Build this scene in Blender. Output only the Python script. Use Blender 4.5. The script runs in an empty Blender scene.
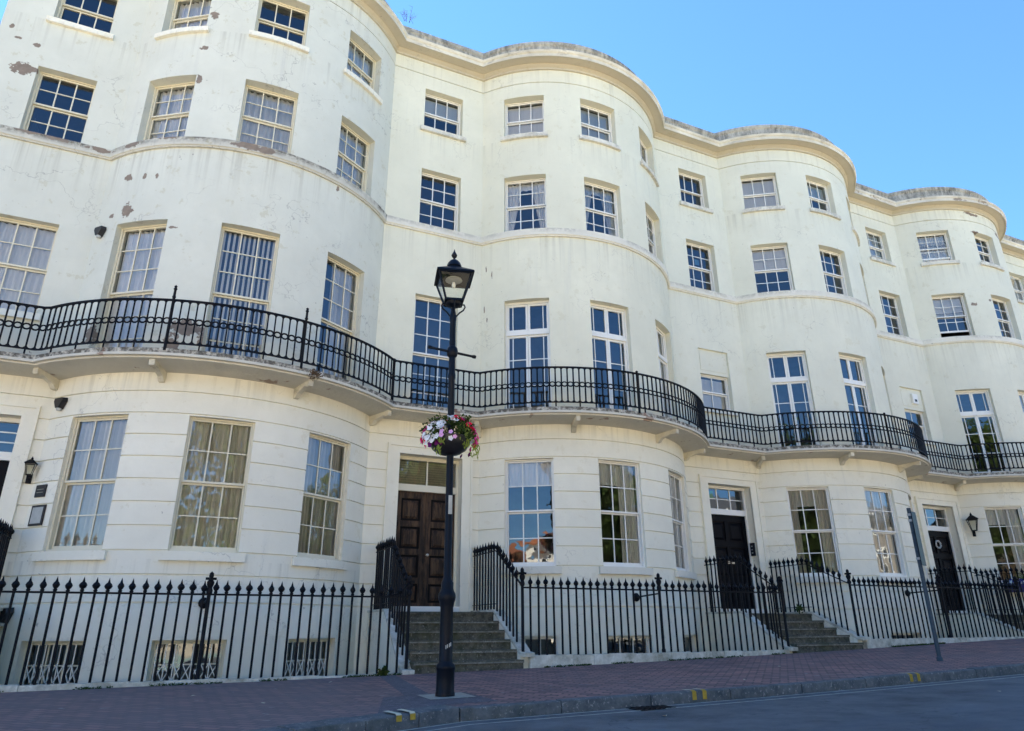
import bpy, math, random
from mathutils import Vector, Matrix
random.seed(7)
R_ = math.radians
scene = bpy.context.scene
COL = scene.collection
SKY_STRENGTH = 0.06
SUN_ELEV = 50.0
SUN_AZ = 22.0          # degrees from +Y towards -X (the sun stands behind the terrace)
EXPOSURE = 2.66

# ------------------------------------------------------------------ mesh helper
class MB:
    def __init__(s): s.v = []; s.f = []; s.m = []
    def vert(s, p): s.v.append(tuple(p)); return len(s.v) - 1
    def face(s, idx, m=0): s.f.append(tuple(idx)); s.m.append(m)
    def poly(s, pts, m=0):
        s.face([s.vert(p) for p in pts], m)
    def hexa(s, p, m=0):
        """p: 8 points, bottom 4 ccw then top 4 ccw"""
        i = [s.vert(q) for q in p]
        for f in ((3,2,1,0),(4,5,6,7),(0,1,5,4),(1,2,6,5),(2,3,7,6),(3,0,4,7)):
            s.face([i[k] for k in f], m)
    def box(s, x0, x1, y0, y1, z0, z1, m=0):
        s.hexa([(x0,y0,z0),(x1,y0,z0),(x1,y1,z0),(x0,y1,z0),(x0,y0,z1),(x1,y0,z1),(x1,y1,z1),(x0,y1,z1)], m)
    def fbox(s, F, u0, u1, w0, w1, z0, z1, m=0):
        """box in a local frame F=(origin xy, tangent xy, outward xy); w counts outward"""
        def P(u, w, z): return (F[0][0]+F[1][0]*u+F[2][0]*w, F[0][1]+F[1][1]*u+F[2][1]*w, z)
        s.hexa([P(u0,w1,z0),P(u1,w1,z0),P(u1,w0,z0),P(u0,w0,z0),P(u0,w1,z1),P(u1,w1,z1),P(u1,w0,z1),P(u0,w0,z1)], m)
    def bar(s, a, b, w, h=None, m=0, up=(0,0,1)):
        """square bar between two points"""
        h = h or w
        a = Vector(a); b = Vector(b); d = (b-a).normalized(); up = Vector(up)
        if abs(d.dot(up)) > .95: up = Vector((0,1,0))
        r = d.cross(up).normalized()*w/2; u = r.normalized().cross(d).normalized()*h/2
        s.hexa([a-r-u, a+r-u, b+r-u, b-r-u, a-r+u, a+r+u, b+r+u, b-r+u], m)
    def tube(s, pts, r, n=8, m=0, closed=False, caps=True):
        pts = [Vector(p) for p in pts]; N = len(pts)
        rr = r if isinstance(r, (list, tuple)) else [r]*N
        rings = []
        prev = None
        for i, p in enumerate(pts):
            if closed: d = (pts[(i+1) % N]-pts[i-1]).normalized()
            else: d = (pts[min(i+1, N-1)]-pts[max(i-1, 0)]).normalized()
            if prev is None:
                up = Vector((0,0,1)) if abs(d.z) < .9 else Vector((1,0,0))
                a = d.cross(up).normalized()
            else:
                a = (prev - d*prev.dot(d)).normalized()
            prev = a; b = d.cross(a)
            rings.append([s.vert(p+(a*math.cos(t)+b*math.sin(t))*rr[i]) for t in [2*math.pi*k/n for k in range(n)]])
        L = N if closed else N-1
        for i in range(L):
            A = rings[i]; B = rings[(i+1) % N]
            for k in range(n): s.face((A[k], A[(k+1) % n], B[(k+1) % n], B[k]), m)
        if caps and not closed:
            s.face(rings[0][::-1], m); s.face(rings[-1], m)
    def lathe(s, cx, cy, prof, n=16, m=0, rot=0):
        """prof: list of (r,z)"""
        rings = []
        for r, z in prof:
            if r < 1e-4: rings.append([s.vert((cx,cy,z))])
            else: rings.append([s.vert((cx+r*math.cos(rot+2*math.pi*k/n), cy+r*math.sin(rot+2*math.pi*k/n), z)) for k in range(n)])
        for A, B in zip(rings, rings[1:]):
            if len(A) == 1 and len(B) == 1: continue
            for k in range(n):
                k2 = (k+1) % n
                if len(A) == 1: s.face((A[0], B[k2], B[k]), m)
                elif len(B) == 1: s.face((A[k], A[k2], B[0]), m)
                else: s.face((A[k], A[k2], B[k2], B[k]), m)
        if len(rings[0]) > 1: s.face(rings[0][::-1], m)
        if len(rings[-1]) > 1: s.face(rings[-1], m)
    def build(s, name, mats, parent=None, smooth=None, label=None):
        me = bpy.data.meshes.new(name); me.from_pydata(s.v, [], s.f); me.validate(verbose=False)
        if not isinstance(mats, (list, tuple)): mats = [mats]
        for mt in mats: me.materials.append(mt)
        if len(mats) > 1 and len(me.polygons) == len(s.m): me.polygons.foreach_set('material_index', s.m)
        if smooth:
            me.shade_smooth(); me.set_sharp_from_angle(angle=R_(smooth))
        me.update()
        o = bpy.data.objects.new(name, me); COL.objects.link(o)
        if parent:
            o.parent = parent
            if parent.type == 'EMPTY' or True:
                o.matrix_parent_inverse = parent_world(parent).inverted()
        if label: o['label'] = label
        return o
def parent_world(p):
    M = p.matrix_basis.copy()
    if p.parent: M = parent_world(p.parent) @ p.matrix_parent_inverse @ M
    return M
def thing(name, label, cat, loc, group=None):
    o = bpy.data.objects.new(name, None); COL.objects.link(o); o.location = loc
    o.empty_display_size = .2
    o['label'] = label; o['category'] = cat
    if group: o['group'] = group
    return o
def tag(o, label, cat, group=None, kind=None):
    o['label'] = label; o['category'] = cat
    if group: o['group'] = group
    if kind: o['kind'] = kind
    return o
def struct(o, label=None):
    o['kind'] = 'structure'
    if label: o['label'] = label
    return o

# ------------------------------------------------------------------ materials
class NT:
    def __init__(s, name):
        s.mat = bpy.data.materials.new(name); s.mat.use_nodes = True
        s.t = s.mat.node_tree; s.n = s.t.nodes; s.l = s.t.links
        s.n.clear(); s.out = s.n.new('ShaderNodeOutputMaterial')
    def node(s, typ, ins=None, **kw):
        nd = s.n.new(typ)
        for k, v in kw.items(): setattr(nd, k, v)
        for k, v in (ins or {}).items():
            sock = nd.inputs[k]
            if isinstance(v, bpy.types.NodeSocket): s.l.new(v, sock)
            else: sock.default_value = v
        return nd
    def pos(s): return s.node('ShaderNodeNewGeometry').outputs['Position']
    def scale(s, vec, sc): return s.node('ShaderNodeMapping', {'Vector': vec, 'Scale': sc}).outputs[0]
    def noise(s, vec, scale, detail=4, rough=.55, dist=0):
        return s.node('ShaderNodeTexNoise', {'Vector': vec, 'Scale': scale, 'Detail': detail, 'Roughness': rough, 'Distortion': dist}).outputs['Fac']
    def ramp(s, fac, a, b, ca=(0,0,0,1), cb=(1,1,1,1)):
        r = s.node('ShaderNodeValToRGB', {'Fac': fac})
        e = r.color_ramp.elements; e[0].position = a; e[1].position = b; e[0].color = ca; e[1].color = cb
        return r.outputs['Color']
    def mix(s, fac, a, b, mode='MIX'):
        m = s.node('ShaderNodeMix', data_type='RGBA', blend_type=mode)
        for sock, v in ((m.inputs[0], fac), (m.inputs[6], a), (m.inputs[7], b)):
            if isinstance(v, bpy.types.NodeSocket): s.l.new(v, sock)
            else: sock.default_value = v
        return m.outputs[2]
    def math(s, op, a, b=0.0, c=None):
        m = s.node('ShaderNodeMath', operation=op)
        for i, v in enumerate((a, b) + ((c,) if c is not None else ())):
            if isinstance(v, bpy.types.NodeSocket): s.l.new(v, m.inputs[i])
            else: m.inputs[i].default_value = v
        return m.outputs[0]
    def bump(s, h, strength, dist=.02):
        return s.node('ShaderNodeBump', {'Height': h, 'Strength': strength, 'Distance': dist}).outputs[0]
    def principled(s, col, rough=.6, spec=.3, normal=None, metal=0.0):
        ins = {'Base Color': col, 'Roughness': rough, 'Specular IOR Level': spec, 'Metallic': metal}
        p = s.node('ShaderNodeBsdfPrincipled', ins)
        if normal is not None: s.l.new(normal, p.inputs['Normal'])
        s.l.new(p.outputs[0], s.out.inputs['Surface']); return p
def rgb(r, g, b): return (r, g, b, 1)

def simple(name, col, rough=.6, spec=.3, var=.12, scale=8, metal=0.0, bump=0.0):
    m = NT(name); p = m.pos()
    n = m.noise(p, scale, 4)
    dark = tuple(c*(1-var*2) for c in col[:3]) + (1,)
    light = tuple(min(1, c*(1+var)) for c in col[:3]) + (1,)
    c = m.mix(n, dark, light)
    nb = m.bump(m.noise(p, scale*6, 3), bump, .01) if bump else None
    m.principled(c, rough, spec, nb, metal); return m.mat

def stucco(name, base, dirt, patches=(), coat=(.55, .55, .5), grime=0.0):
    """painted lime render: faint mottling, hairline cracks, run-off streaks, flaked patches"""
    m = NT(name); p = m.pos()
    n1 = m.noise(p, .7, 5, .6); n2 = m.noise(p, 5, 5, .65)
    lo = tuple(b*.90 for b in base); hi = tuple(min(1, b*1.03) for b in base)
    c = m.mix(m.ramp(n1, .3, .7), rgb(*lo), rgb(*hi))
    c = m.mix(m.math('MULTIPLY', m.ramp(n2, .45, .8), .22), c, rgb(base[0]*.80, base[1]*.79, base[2]*.75))
    # vertical run-off streaks
    st = m.noise(m.scale(p, (6, 6, .35)), 1.3, 4, .6)
    st2 = m.noise(m.scale(p, (1, 1, .8)), .55, 3, .5)
    sf = m.math('MULTIPLY', m.ramp(st, .55, .80), m.ramp(st2, .45, .7))
    c = m.mix(m.math('MULTIPLY', sf, .55*dirt), c, rgb(*coat))
    # rain streaks hanging below the string course, the sills and the cornice
    z = m.node('ShaderNodeSeparateXYZ', {0: p}).outputs[2]
    rs = m.ramp(m.noise(m.scale(p, (9, 9, .18)), 1.0, 4, .65), .50, .72)
    fall = None
    for zl, ln_ in ((8.79, 1.1), (11.75, .8), (13.9, .9), (1.03, .6), (4.1, .5), (-.1, 1.2)):
        q = m.node('ShaderNodeMapRange', {0: z, 1: zl-ln_, 2: zl}).outputs[0]
        q = m.math('MULTIPLY', q, m.math('LESS_THAN', z, zl+.02))
        fall = q if fall is None else m.math('MAXIMUM', fall, q)
    c = m.mix(m.math('MULTIPLY', m.math('MULTIPLY', rs, fall), .42*dirt**.5), c, rgb(.33, .31, .25))
    # repainted and weathered areas with soft borders
    big = m.ramp(m.noise(m.scale(p, (1, 1, .7)), .38, 5, .62), .47, .56)
    c = m.mix(m.math('MULTIPLY', big, .30), c, rgb(base[0]*.86, base[1]*.87, base[2]*.88))
    fl = m.ramp(m.noise(p, 3.3, 6, .72), .60, .63)
    c = m.mix(m.math('MULTIPLY', fl, .35*dirt), c, rgb(base[0]*.78, base[1]*.74, base[2]*.64))
    # dark specks
    sp = m.noise(p, 9, 3, .7); sp2 = m.noise(p, 1.1, 3, .5)
    spf = m.math('MULTIPLY', m.ramp(sp, .68, .72), m.ramp(sp2, .5, .6))
    c = m.mix(m.math('MULTIPLY', spf, .6*dirt), c, rgb(.22, .2, .18))
    # hairline cracks
    vo = m.node('ShaderNodeTexVoronoi', {'Vector': m.node('ShaderNodeVectorMath', {0: p, 1: m.node('ShaderNodeTexNoise', {'Vector': p, 'Scale': 2.5, 'Detail': 4}).outputs['Color']}, operation='ADD').outputs[0], 'Scale': .8}, feature='DISTANCE_TO_EDGE')
    cr = m.math('MULTIPLY', m.ramp(vo.outputs['Distance'], 0, .006, rgb(1,1,1), rgb(0,0,0)), m.ramp(m.noise(p, .45, 2), .5, .6))
    c = m.mix(m.math('MULTIPLY', cr, .45*dirt), c, rgb(.25, .24, .22))
    if grime:
        gm = m.math('MULTIPLY', m.node('ShaderNodeMapRange', {0: z, 1: 8.86, 2: 8.97}).outputs[0], m.ramp(m.noise(p, 7, 6, .75), .40, .56))
        gm = m.math('MULTIPLY', gm, m.ramp(m.noise(p, .8, 3, .5), .36, .54))
        c = m.mix(m.math('MULTIPLY', gm, grime), c, rgb(.07, .062, .05))
    h = m.noise(p, 28, 4, .6)
    if patches:
        nz = m.node('ShaderNodeTexNoise', {'Vector': p, 'Scale': 9.0, 'Detail': 5.0, 'Roughness': .65}).outputs['Color']
        nz = m.node('ShaderNodeVectorMath', {0: nz, 1: (.5,.5,.5)}, operation='SUBTRACT').outputs[0]
        cur = None
        for (x, y, z, rx, rz) in patches:
            rx, rz = rx*1.25, rz*1.3
            sub = m.node('ShaderNodeVectorMath', {0: p, 1: (x, y, z)}, operation='SUBTRACT').outputs[0]
            dv = m.node('ShaderNodeVectorMath', {0: sub, 1: (1/rx, 1/rx, 1/rz)}, operation='MULTIPLY').outputs[0]
            dz = m.node('ShaderNodeVectorMath', {0: dv, 1: m.node('ShaderNodeVectorMath', {0: nz, 3: 2.4}, operation='SCALE').outputs[0]}, operation='ADD').outputs[0]
            ln = m.node('ShaderNodeVectorMath', {0: dz}, operation='LENGTH').outputs['Value']
            cur = ln if cur is None else m.math('MINIMUM', cur, ln)
        pm = m.ramp(cur, .82, .9, rgb(1,1,1), rgb(0,0,0))
        pc = m.mix(m.noise(p, 7, 3), rgb(.15, .12, .10), rgb(.34, .27, .21))
        c = m.mix(pm, c, pc)
        h = m.math('SUBTRACT', m.math('MULTIPLY', h, .4), m.math('MULTIPLY', pm, 1.5))
    else: h = m.math('MULTIPLY', h, .4)
    m.principled(c, .75, .25, m.bump(h, .35, .01)); return m.mat

PATCH1 = [(-4.30,0,10.42,.17,.13),(-4.10,0,10.47,.10,.05),(-4.17,0,11.08,.06,.05),(-4.5,0,11.14,.06,.03),(-4.66,0,11.37,.04,.05),
  (-2.02,-.46,8.21,.09,.07),(-1.72,-.71,8.18,.04,.05),(-1.51,-.85,8.15,.03,.05),(-1.91,-.56,7.46,.10,.13),(-2.17,-.31,7.40,.06,.05),
  (-1.07,-1.08,7.0,.08,.03),(-.50,-1.27,4.98,.26,.13),(-.15,-1.35,4.80,.16,.16),(-.74,-1.21,4.64,.12,.2),(-2.07,-.42,4.91,.12,.15),
  (-1.79,-.66,4.72,.1,.2),(-1.05,-1.09,12.21,.08,.08),(-1.13,-1.06,11.3,.08,.05),(-1.11,-1.07,10.49,.05,.13),(1.85,-1.03,8.71,.04,.06),(-4.0,0,4.75,.3,.18)]
PATCH_LEDGE1 = [(-3.87,-.08,9.0,.22,.06),(-3.38,-.08,8.98,.2,.05),(-2.67,-.08,8.95,.22,.05),(.04,-1.44,8.93,.26,.07),(.33,-1.44,8.91,.2,.07),(-.14,-1.42,8.92,.15,.06),(-2.1,-.5,8.95,.2,.05),(-1.4,-.95,9.0,.15,.05)]
PATCH2 = [(5.64,-.1,8.09,.016,.08),(5.74,-.22,7.92,.014,.08),(5.61,-.07,7.04,.015,.10),(5.66,-.13,6.76,.014,.06)]
PATCH4 = [(23.99,-1.36,13.8,.22,.05),(23.78,-1.33,13.84,.15,.05),(25.87,-1.03,13.3,.3,.12),(23.88,-1.35,13.05,.16,.06),(25.4,-1.2,13.4,.2,.07),(23.03,-1.13,10.17,.12,.05),(23.67,-1.32,10.37,.04,.04),(24.2,-1.38,12.3,.07,.07)]
M = {}
M['wall1'] = stucco('render_weathered', (.685, .685, .595), 1.6, PATCH1)
M['wall2'] = stucco('render_cream', (.765, .745, .60), .9, PATCH2)
M['wall3'] = stucco('render_cream_clean', (.745, .735, .61), .95)
M['wall4'] = stucco('render_stained', (.73, .715, .59), 1.1, PATCH4)
M['ledge1'] = stucco('ledge_flaking', (.60, .58, .50), 2.4, PATCH_LEDGE1, (.2,.18,.15), .9)
M['ledge2'] = stucco('ledge_cream', (.76, .73, .63), .9, (), (.4,.38,.33), .35)
M['lower'] = stucco('render_lower', (.86, .825, .70), 1.1)  # whiter lower-storey paint, also raised to stand in for missing light
M['lower2'] = stucco('render_lower_cream', (.86, .82, .68), .8)
M['cream'] = simple('cream_gloss_paint', rgb(.72, .67, .52), .4, .4, .05, 6)
M['white'] = simple('white_gloss_paint', rgb(.80, .79, .74), .35, .45, .04, 6)
def ironmat():
    m = NT('black_iron_paint'); p = m.pos()
    c = m.mix(m.noise(p, 14, 4), rgb(.003,.0035,.006), rgb(.007,.008,.011))
    r = m.math('MULTIPLY', m.ramp(m.noise(p, 22, 5, .7), .62, .68), m.ramp(m.noise(p, 1.7, 2), .5, .62))
    c = m.mix(m.math('MULTIPLY', r, .8), c, rgb(.07,.03,.015))
    m.principled(c, .55, .15, m.bump(m.noise(p, 60, 3), .3, .004)); return m.mat
M['iron'] = ironmat()
M['lamp_paint'] = simple('lamp_black_blue_paint', rgb(.004, .0065, .013), .42, .16, .2, 9)
M['ironblue'] = simple('blue_grey_galvanised', rgb(.06, .085, .11), .6, .12, .25, 20)
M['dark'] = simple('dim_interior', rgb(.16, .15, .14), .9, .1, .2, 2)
M['blackpl'] = simple('black_plastic', rgb(.012, .012, .016), .35, .45, .1)
M['silver'] = simple('pale_plate', rgb(.45, .46, .44), .35, .5, .15, 12)
M['blackdoor'] = simple('black_gloss_door', rgb(.003, .0035, .006), .45, .08, .2)
M['brass'] = simple('aged_metal', rgb(.4, .38, .33), .35, .5, .1, 12, .8)

def net(name, col, trans=.35):
    m = NT(name); p = m.pos()
    w = m.noise(m.scale(p, (14, 14, .6)), 1.5, 3)
    c = m.mix(w, tuple(v*.80 for v in col)+(1,), rgb(*col))
    d = m.node('ShaderNodeBsdfDiffuse', {'Color': c}); t = m.node('ShaderNodeBsdfTransparent')
    mx = m.node('ShaderNodeMixShader', {0: trans}); m.l.new(d.outputs[0], mx.inputs[1]); m.l.new(t.outputs[0], mx.inputs[2])
    m.l.new(mx.outputs[0], m.out.inputs['Surface']); return m.mat
M['net'] = net('white_net_curtain', (.95, .96, .97), .05)
M['netgrey'] = net('grey_beige_curtain', (.78, .74, .64), .0)
M['drape'] = net('cream_drape', (.7, .66, .58), .0)
M['blind'] = net('white_slatted_blind', (.92, .92, .90), .0)
M['blinddark'] = net('beige_board', (.42, .36, .26), .0)

def glass(name, ior=1.9, tint=(.86,.9,.93)):
    m = NT(name); p = m.pos()
    n = m.noise(p, 1.6, 2)
    nb = m.bump(n, .10, .05)
    fr = m.node('ShaderNodeFresnel', {'IOR': ior}); m.l.new(nb, fr.inputs['Normal'])
    g = m.node('ShaderNodeBsdfGlossy', {'Color': rgb(.9,.95,1), 'Roughness': .0}); m.l.new(nb, g.inputs['Normal'])
    t = m.node('ShaderNodeBsdfTransparent', {'Color': rgb(*tint)})
    mx = m.node('ShaderNodeMixShader', {0: fr.outputs[0]}); m.l.new(t.outputs[0], mx.inputs[1]); m.l.new(g.outputs[0], mx.inputs[2])
    m.l.new(mx.outputs[0], m.out.inputs['Surface']); return m.mat
M['glass'] = glass('old_window_glass', 2.0, (.97,.98,.98))
M['lampglass'] = glass('lantern_glass', 1.3, (.92,.93,.9))

def parapet_mat():
    m = NT('weathered_parapet'); p = m.pos()
    a = m.noise(p, 2.2, 6, .7); b = m.noise(m.scale(p, (5, 5, 1)), 2, 5, .7)
    c = m.mix(m.ramp(a, .35, .65), rgb(.13, .13, .12), rgb(.44, .43, .38))
    c = m.mix(m.ramp(b, .45, .7), c, rgb(.52, .50, .44))
    lich = m.ramp(m.noise(p, 6, 4, .7), .62, .68)
    c = m.mix(m.math('MULTIPLY', lich, .6), c, rgb(.30, .22, .12))
    m.principled(c, .9, .15, m.bump(m.noise(p, 12, 6, .7), .8, .03)); return m.mat
M['parapet'] = parapet_mat()
M['soffit'] = stucco('shade_tan_soffit', (.55, .50, .39), 1.2, (), (.3,.27,.2))  # cornice underside: shade painted into the tan base colour
def ledge_top():
    m = NT('cornice_paint'); p = m.pos()
    c = m.mix(m.ramp(m.noise(p, 1.4, 5, .65), .35, .65), rgb(.52,.48,.38), rgb(.74,.70,.58))
    d = m.ramp(m.noise(m.scale(p, (1.5,1.5,4)), 1.8, 6, .7), .55, .68)
    c = m.mix(m.math('MULTIPLY', d, .55), c, rgb(.24,.21,.17))
    m.principled(c, .75, .25, m.bump(m.noise(p, 15, 4), .4, .01)); return m.mat
M['cornice'] = ledge_top()
def cornice_bad():
    m = NT('cornice_decayed'); p = m.pos()
    c = m.mix(m.ramp(m.noise(p, 1.4, 5, .65), .35, .65), rgb(.50,.47,.40), rgb(.70,.67,.58))
    d = m.ramp(m.noise(m.scale(p, (1.2,1.2,3)), 1.6, 6, .7), .56, .62)
    c = m.mix(m.math('MULTIPLY', d, .75), c, rgb(.17,.13,.10))
    m.principled(c, .8, .25, m.bump(m.noise(p, 9, 5), .8, .03)); return m.mat
M['cornicebad'] = cornice_bad()
def slab_mat():
    m = NT('balcony_slab_stone'); p = m.pos()
    z = m.node('ShaderNodeSeparateXYZ', {0: p}).outputs[2]
    c = m.mix(m.noise(p, 3, 5), rgb(.50,.47,.40), rgb(.68,.65,.56))
    top = m.math('MULTIPLY', m.ramp(z, 4.27/10, 4.285/10), 1)   # replaced below by a map range
    mr = m.node('ShaderNodeMapRange', {0: z, 1: 4.245, 2: 4.265}).outputs[0]
    n = m.ramp(m.noise(p, 11, 5, .7), .34, .56)
    c = m.mix(m.math('MULTIPLY', mr, m.math('MULTIPLY', n, .92)), c, rgb(.07,.062,.05))
    r = m.ramp(m.noise(p, 2.3, 4, .6), .64, .68)
    c = m.mix(m.math('MULTIPLY', r, .7), c, rgb(.22,.12,.08))
    m.principled(c, .8, .2, m.bump(m.noise(p, 14, 5), .6, .02)); return m.mat
M['slab'] = slab_mat()

def stone(name, a, b, moss=.5, scale=3, bump=.6):
    m = NT(name); p = m.pos()
    c = m.mix(m.ramp(m.noise(p, scale, 6, .7), .3, .7), rgb(*a), rgb(*b))
    sp = m.ramp(m.noise(p, 30, 3, .7), .6, .66)
    c = m.mix(m.math('MULTIPLY', sp, .35), c, rgb(.55,.53,.48))
    mo = m.ramp(m.noise(p, 2.2, 5, .7), .5, .66)
    c = m.mix(m.math('MULTIPLY', mo, moss), c, rgb(.05,.055,.02))
    m.principled(c, .85, .2, m.bump(m.noise(p, 22, 5, .7), bump, .02)); return m.mat
M['step'] = stone('mossy_step_stone', (.04,.04,.033), (.16,.15,.115), .55, 9)
M['nosing'] = stone('worn_step_edge', (.10,.10,.085), (.30,.29,.24), .4, 12)
M['plinth'] = stone('whitewashed_plinth', (.40,.38,.30), (.78,.76,.68), .5, 5)
M['granite'] = stone('granite_kerb', (.06,.07,.078), (.17,.175,.175), .25, 6)
M['concrete'] = stone('pale_concrete', (.26,.25,.21), (.42,.40,.34), .15, 5)

def asphalt():
    m = NT('worn_asphalt'); p = m.pos()
    c = m.mix(m.ramp(m.noise(p, 1.2, 8, .72), .32, .68), rgb(.055,.062,.067), rgb(.150,.162,.168))
    g = m.ramp(m.noise(p, 90, 3, .7), .62, .70)
    c = m.mix(m.math('MULTIPLY', g, .5), c, rgb(.16,.17,.18))
    st = m.ramp(m.noise(m.scale(p, (.8, 3, 1)), .9, 5, .6), .6, .72)
    c = m.mix(m.math('MULTIPLY', st, .45), c, rgb(.022,.03,.042))
    pt_ = m.ramp(m.noise(m.scale(p, (.35, 1.1, 1)), .8, 3, .4), .55, .57)
    c = m.mix(m.math('MULTIPLY', pt_, .35), c, rgb(.10,.115,.135))
    lt = m.ramp(m.noise(p, 14, 2, .5), .74, .77)
    c = m.mix(m.math('MULTIPLY', lt, .5), c, rgb(.22,.22,.21))
    vo = m.node('ShaderNodeTexVoronoi', {'Vector': m.node('ShaderNodeVectorMath', {0: p, 1: m.node('ShaderNodeTexNoise', {'Vector': p, 'Scale': 3.0, 'Detail': 4.0}).outputs['Color']}, operation='ADD').outputs[0], 'Scale': .45}, feature='DISTANCE_TO_EDGE')
    cr = m.ramp(vo.outputs['Distance'], 0, .008, rgb(1,1,1), rgb(0,0,0))
    c = m.mix(m.math('MULTIPLY', cr, .5), c, rgb(.012,.014,.018))
    m.principled(c, .78, .3, m.bump(m.noise(p, 110, 3, .7), .7, .01)); return m.mat
M['asphalt'] = asphalt()
def pavers():
    m = NT('herringbone_brick_paving'); p = m.pos()
    rot = m.node('ShaderNodeMapping', {'Vector': p, 'Rotation': (0,0,R_(45))}).outputs[0]
    br = m.node('ShaderNodeTexBrick', {'Vector': rot, 'Color1': rgb(.38,.20,.17), 'Color2': rgb(.15,.09,.09), 'Mortar': rgb(.07,.055,.055),
        'Scale': 1.0, 'Mortar Size': .013, 'Mortar Smooth': .3, 'Bias': 0.0, 'Brick Width': .215, 'Row Height': .105})
    br.offset = .5
    c = br.outputs['Color']
    n = m.noise(p, .9, 5, .6)
    c = m.mix(m.math('MULTIPLY', m.ramp(n, .4, .7), .5), c, rgb(.16,.125,.125))
    xs_ = m.node('ShaderNodeMapRange', {0: m.node('ShaderNodeSeparateXYZ', {0: p}).outputs[0], 1: 3.4, 2: 1.8}).outputs[0]
    c = m.mix(m.math('MULTIPLY', xs_, .55), c, rgb(.15,.13,.13))   # older, greyer bricks at the left end
    n2 = m.noise(p, 14, 4, .7)
    c = m.mix(m.math('MULTIPLY', m.ramp(n2, .55, .75), .35), c, rgb(.17,.10,.10))
    sp = m.ramp(m.noise(p, 7, 2, .4), .70, .73)
    c = m.mix(m.math('MULTIPLY', sp, .5), c, rgb(.28,.27,.26))
    h = m.math('ADD', m.math('MULTIPLY', br.outputs['Fac'], -.6), m.math('MULTIPLY', n2, .5))
    m.principled(c, .8, .25, m.bump(h, .6, .01)); return m.mat
M['pavers'] = pavers()
M['slabgrey'] = stone('blue_grey_paving_strip', (.085,.075,.085), (.15,.135,.145), .1, 12)
M['yellow'] = simple('yellow_road_paint', rgb(.50, .34, .05), .7, .2, .3, 20)
M['paleline'] = simple('worn_pale_line', rgb(.50, .50, .44), .8, .2, .4, 14)
M['paleyellow'] = simple('worn_cream_mark', rgb(.62, .58, .42), .8, .2, .2, 20)
M['grass'] = simple('dry_pale_ground', rgb(.55, .47, .35), .9, .1, .3, 3)
M['area'] = stone('area_flagstones', (.15,.15,.14), (.25,.25,.23), .3)
M['roof'] = simple('slate_roof', rgb(.07, .075, .085), .7, .3, .2, 6)
M['terracotta'] = simple('terracotta_roof_tiles', rgb(.36, .13, .06), .8, .2, .25, 5)
M['oppwall'] = simple('sunlit_white_stucco', rgb(.78, .74, .66), .8, .2, .05, 2)
M['oppdark'] = simple('grey_brick_wall', rgb(.20,.17,.14), .8, .2, .15, 5)
M['oppbrick'] = simple('yellow_brick_wall', rgb(.50, .38, .25), .8, .2, .15, 5)
def wood():
    m = NT('worn_dark_oak'); p = m.pos()
    g = m.noise(m.scale(p, (14, 14, 1.2)), 2.0, 5, .65)
    c = m.mix(m.ramp(g, .35, .65), rgb(.008,.006,.006), rgb(.045,.027,.017))
    w = m.ramp(m.noise(m.scale(p, (4, 4, .7)), 2.2, 5, .7), .46, .60)
    c = m.mix(m.math('MULTIPLY', w, .7), c, rgb(.115,.066,.036))
    m.principled(c, .6, .2, m.bump(g, .4, .01)); return m.mat
M['wood'] = wood()
M['wooddark'] = simple('dark_door_moulding', rgb(.006,.005,.006), .6, .1, .3, 8)
def leafmat(name, col, tr=.25):
    m = NT(name); p = m.pos()
    c = m.mix(m.noise(p, 12, 3), tuple(v*.55 for v in col)+(1,), tuple(v*1.4 for v in col)+(1,))
    d = m.node('ShaderNodeBsdfDiffuse', {'Color': c}); t = m.node('ShaderNodeBsdfTranslucent', {'Color': c})
    mx = m.node('ShaderNodeMixShader', {0: tr}); m.l.new(d.outputs[0], mx.inputs[1]); m.l.new(t.outputs[0], mx.inputs[2])
    m.l.new(mx.outputs[0], m.out.inputs['Surface']); return m.mat
M['leaf'] = leafmat('foliage_green', (.055,.085,.025))
M['leaflime'] = leafmat('foliage_lime', (.22,.28,.06))
M['twig'] = simple('dry_twigs', rgb(.12,.08,.05), .9, .1)
M['fl_white'] = leafmat('petals_white', (.92,.92,.94))
M['fl_pink'] = leafmat('petals_magenta', (.85,.08,.36))
M['fl_lilac'] = leafmat('petals_lilac', (.80,.45,.75))
M['fl_red'] = leafmat('petals_red', (.85,.02,.06))
M['fl_purple'] = leafmat('petals_purple', (.16,.02,.14))
M['fl_blue'] = leafmat('petals_blue_violet', (.05,.04,.30))
M['bluepaint'] = simple('blue_trough', rgb(.02,.025,.10), .4, .4)

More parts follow.
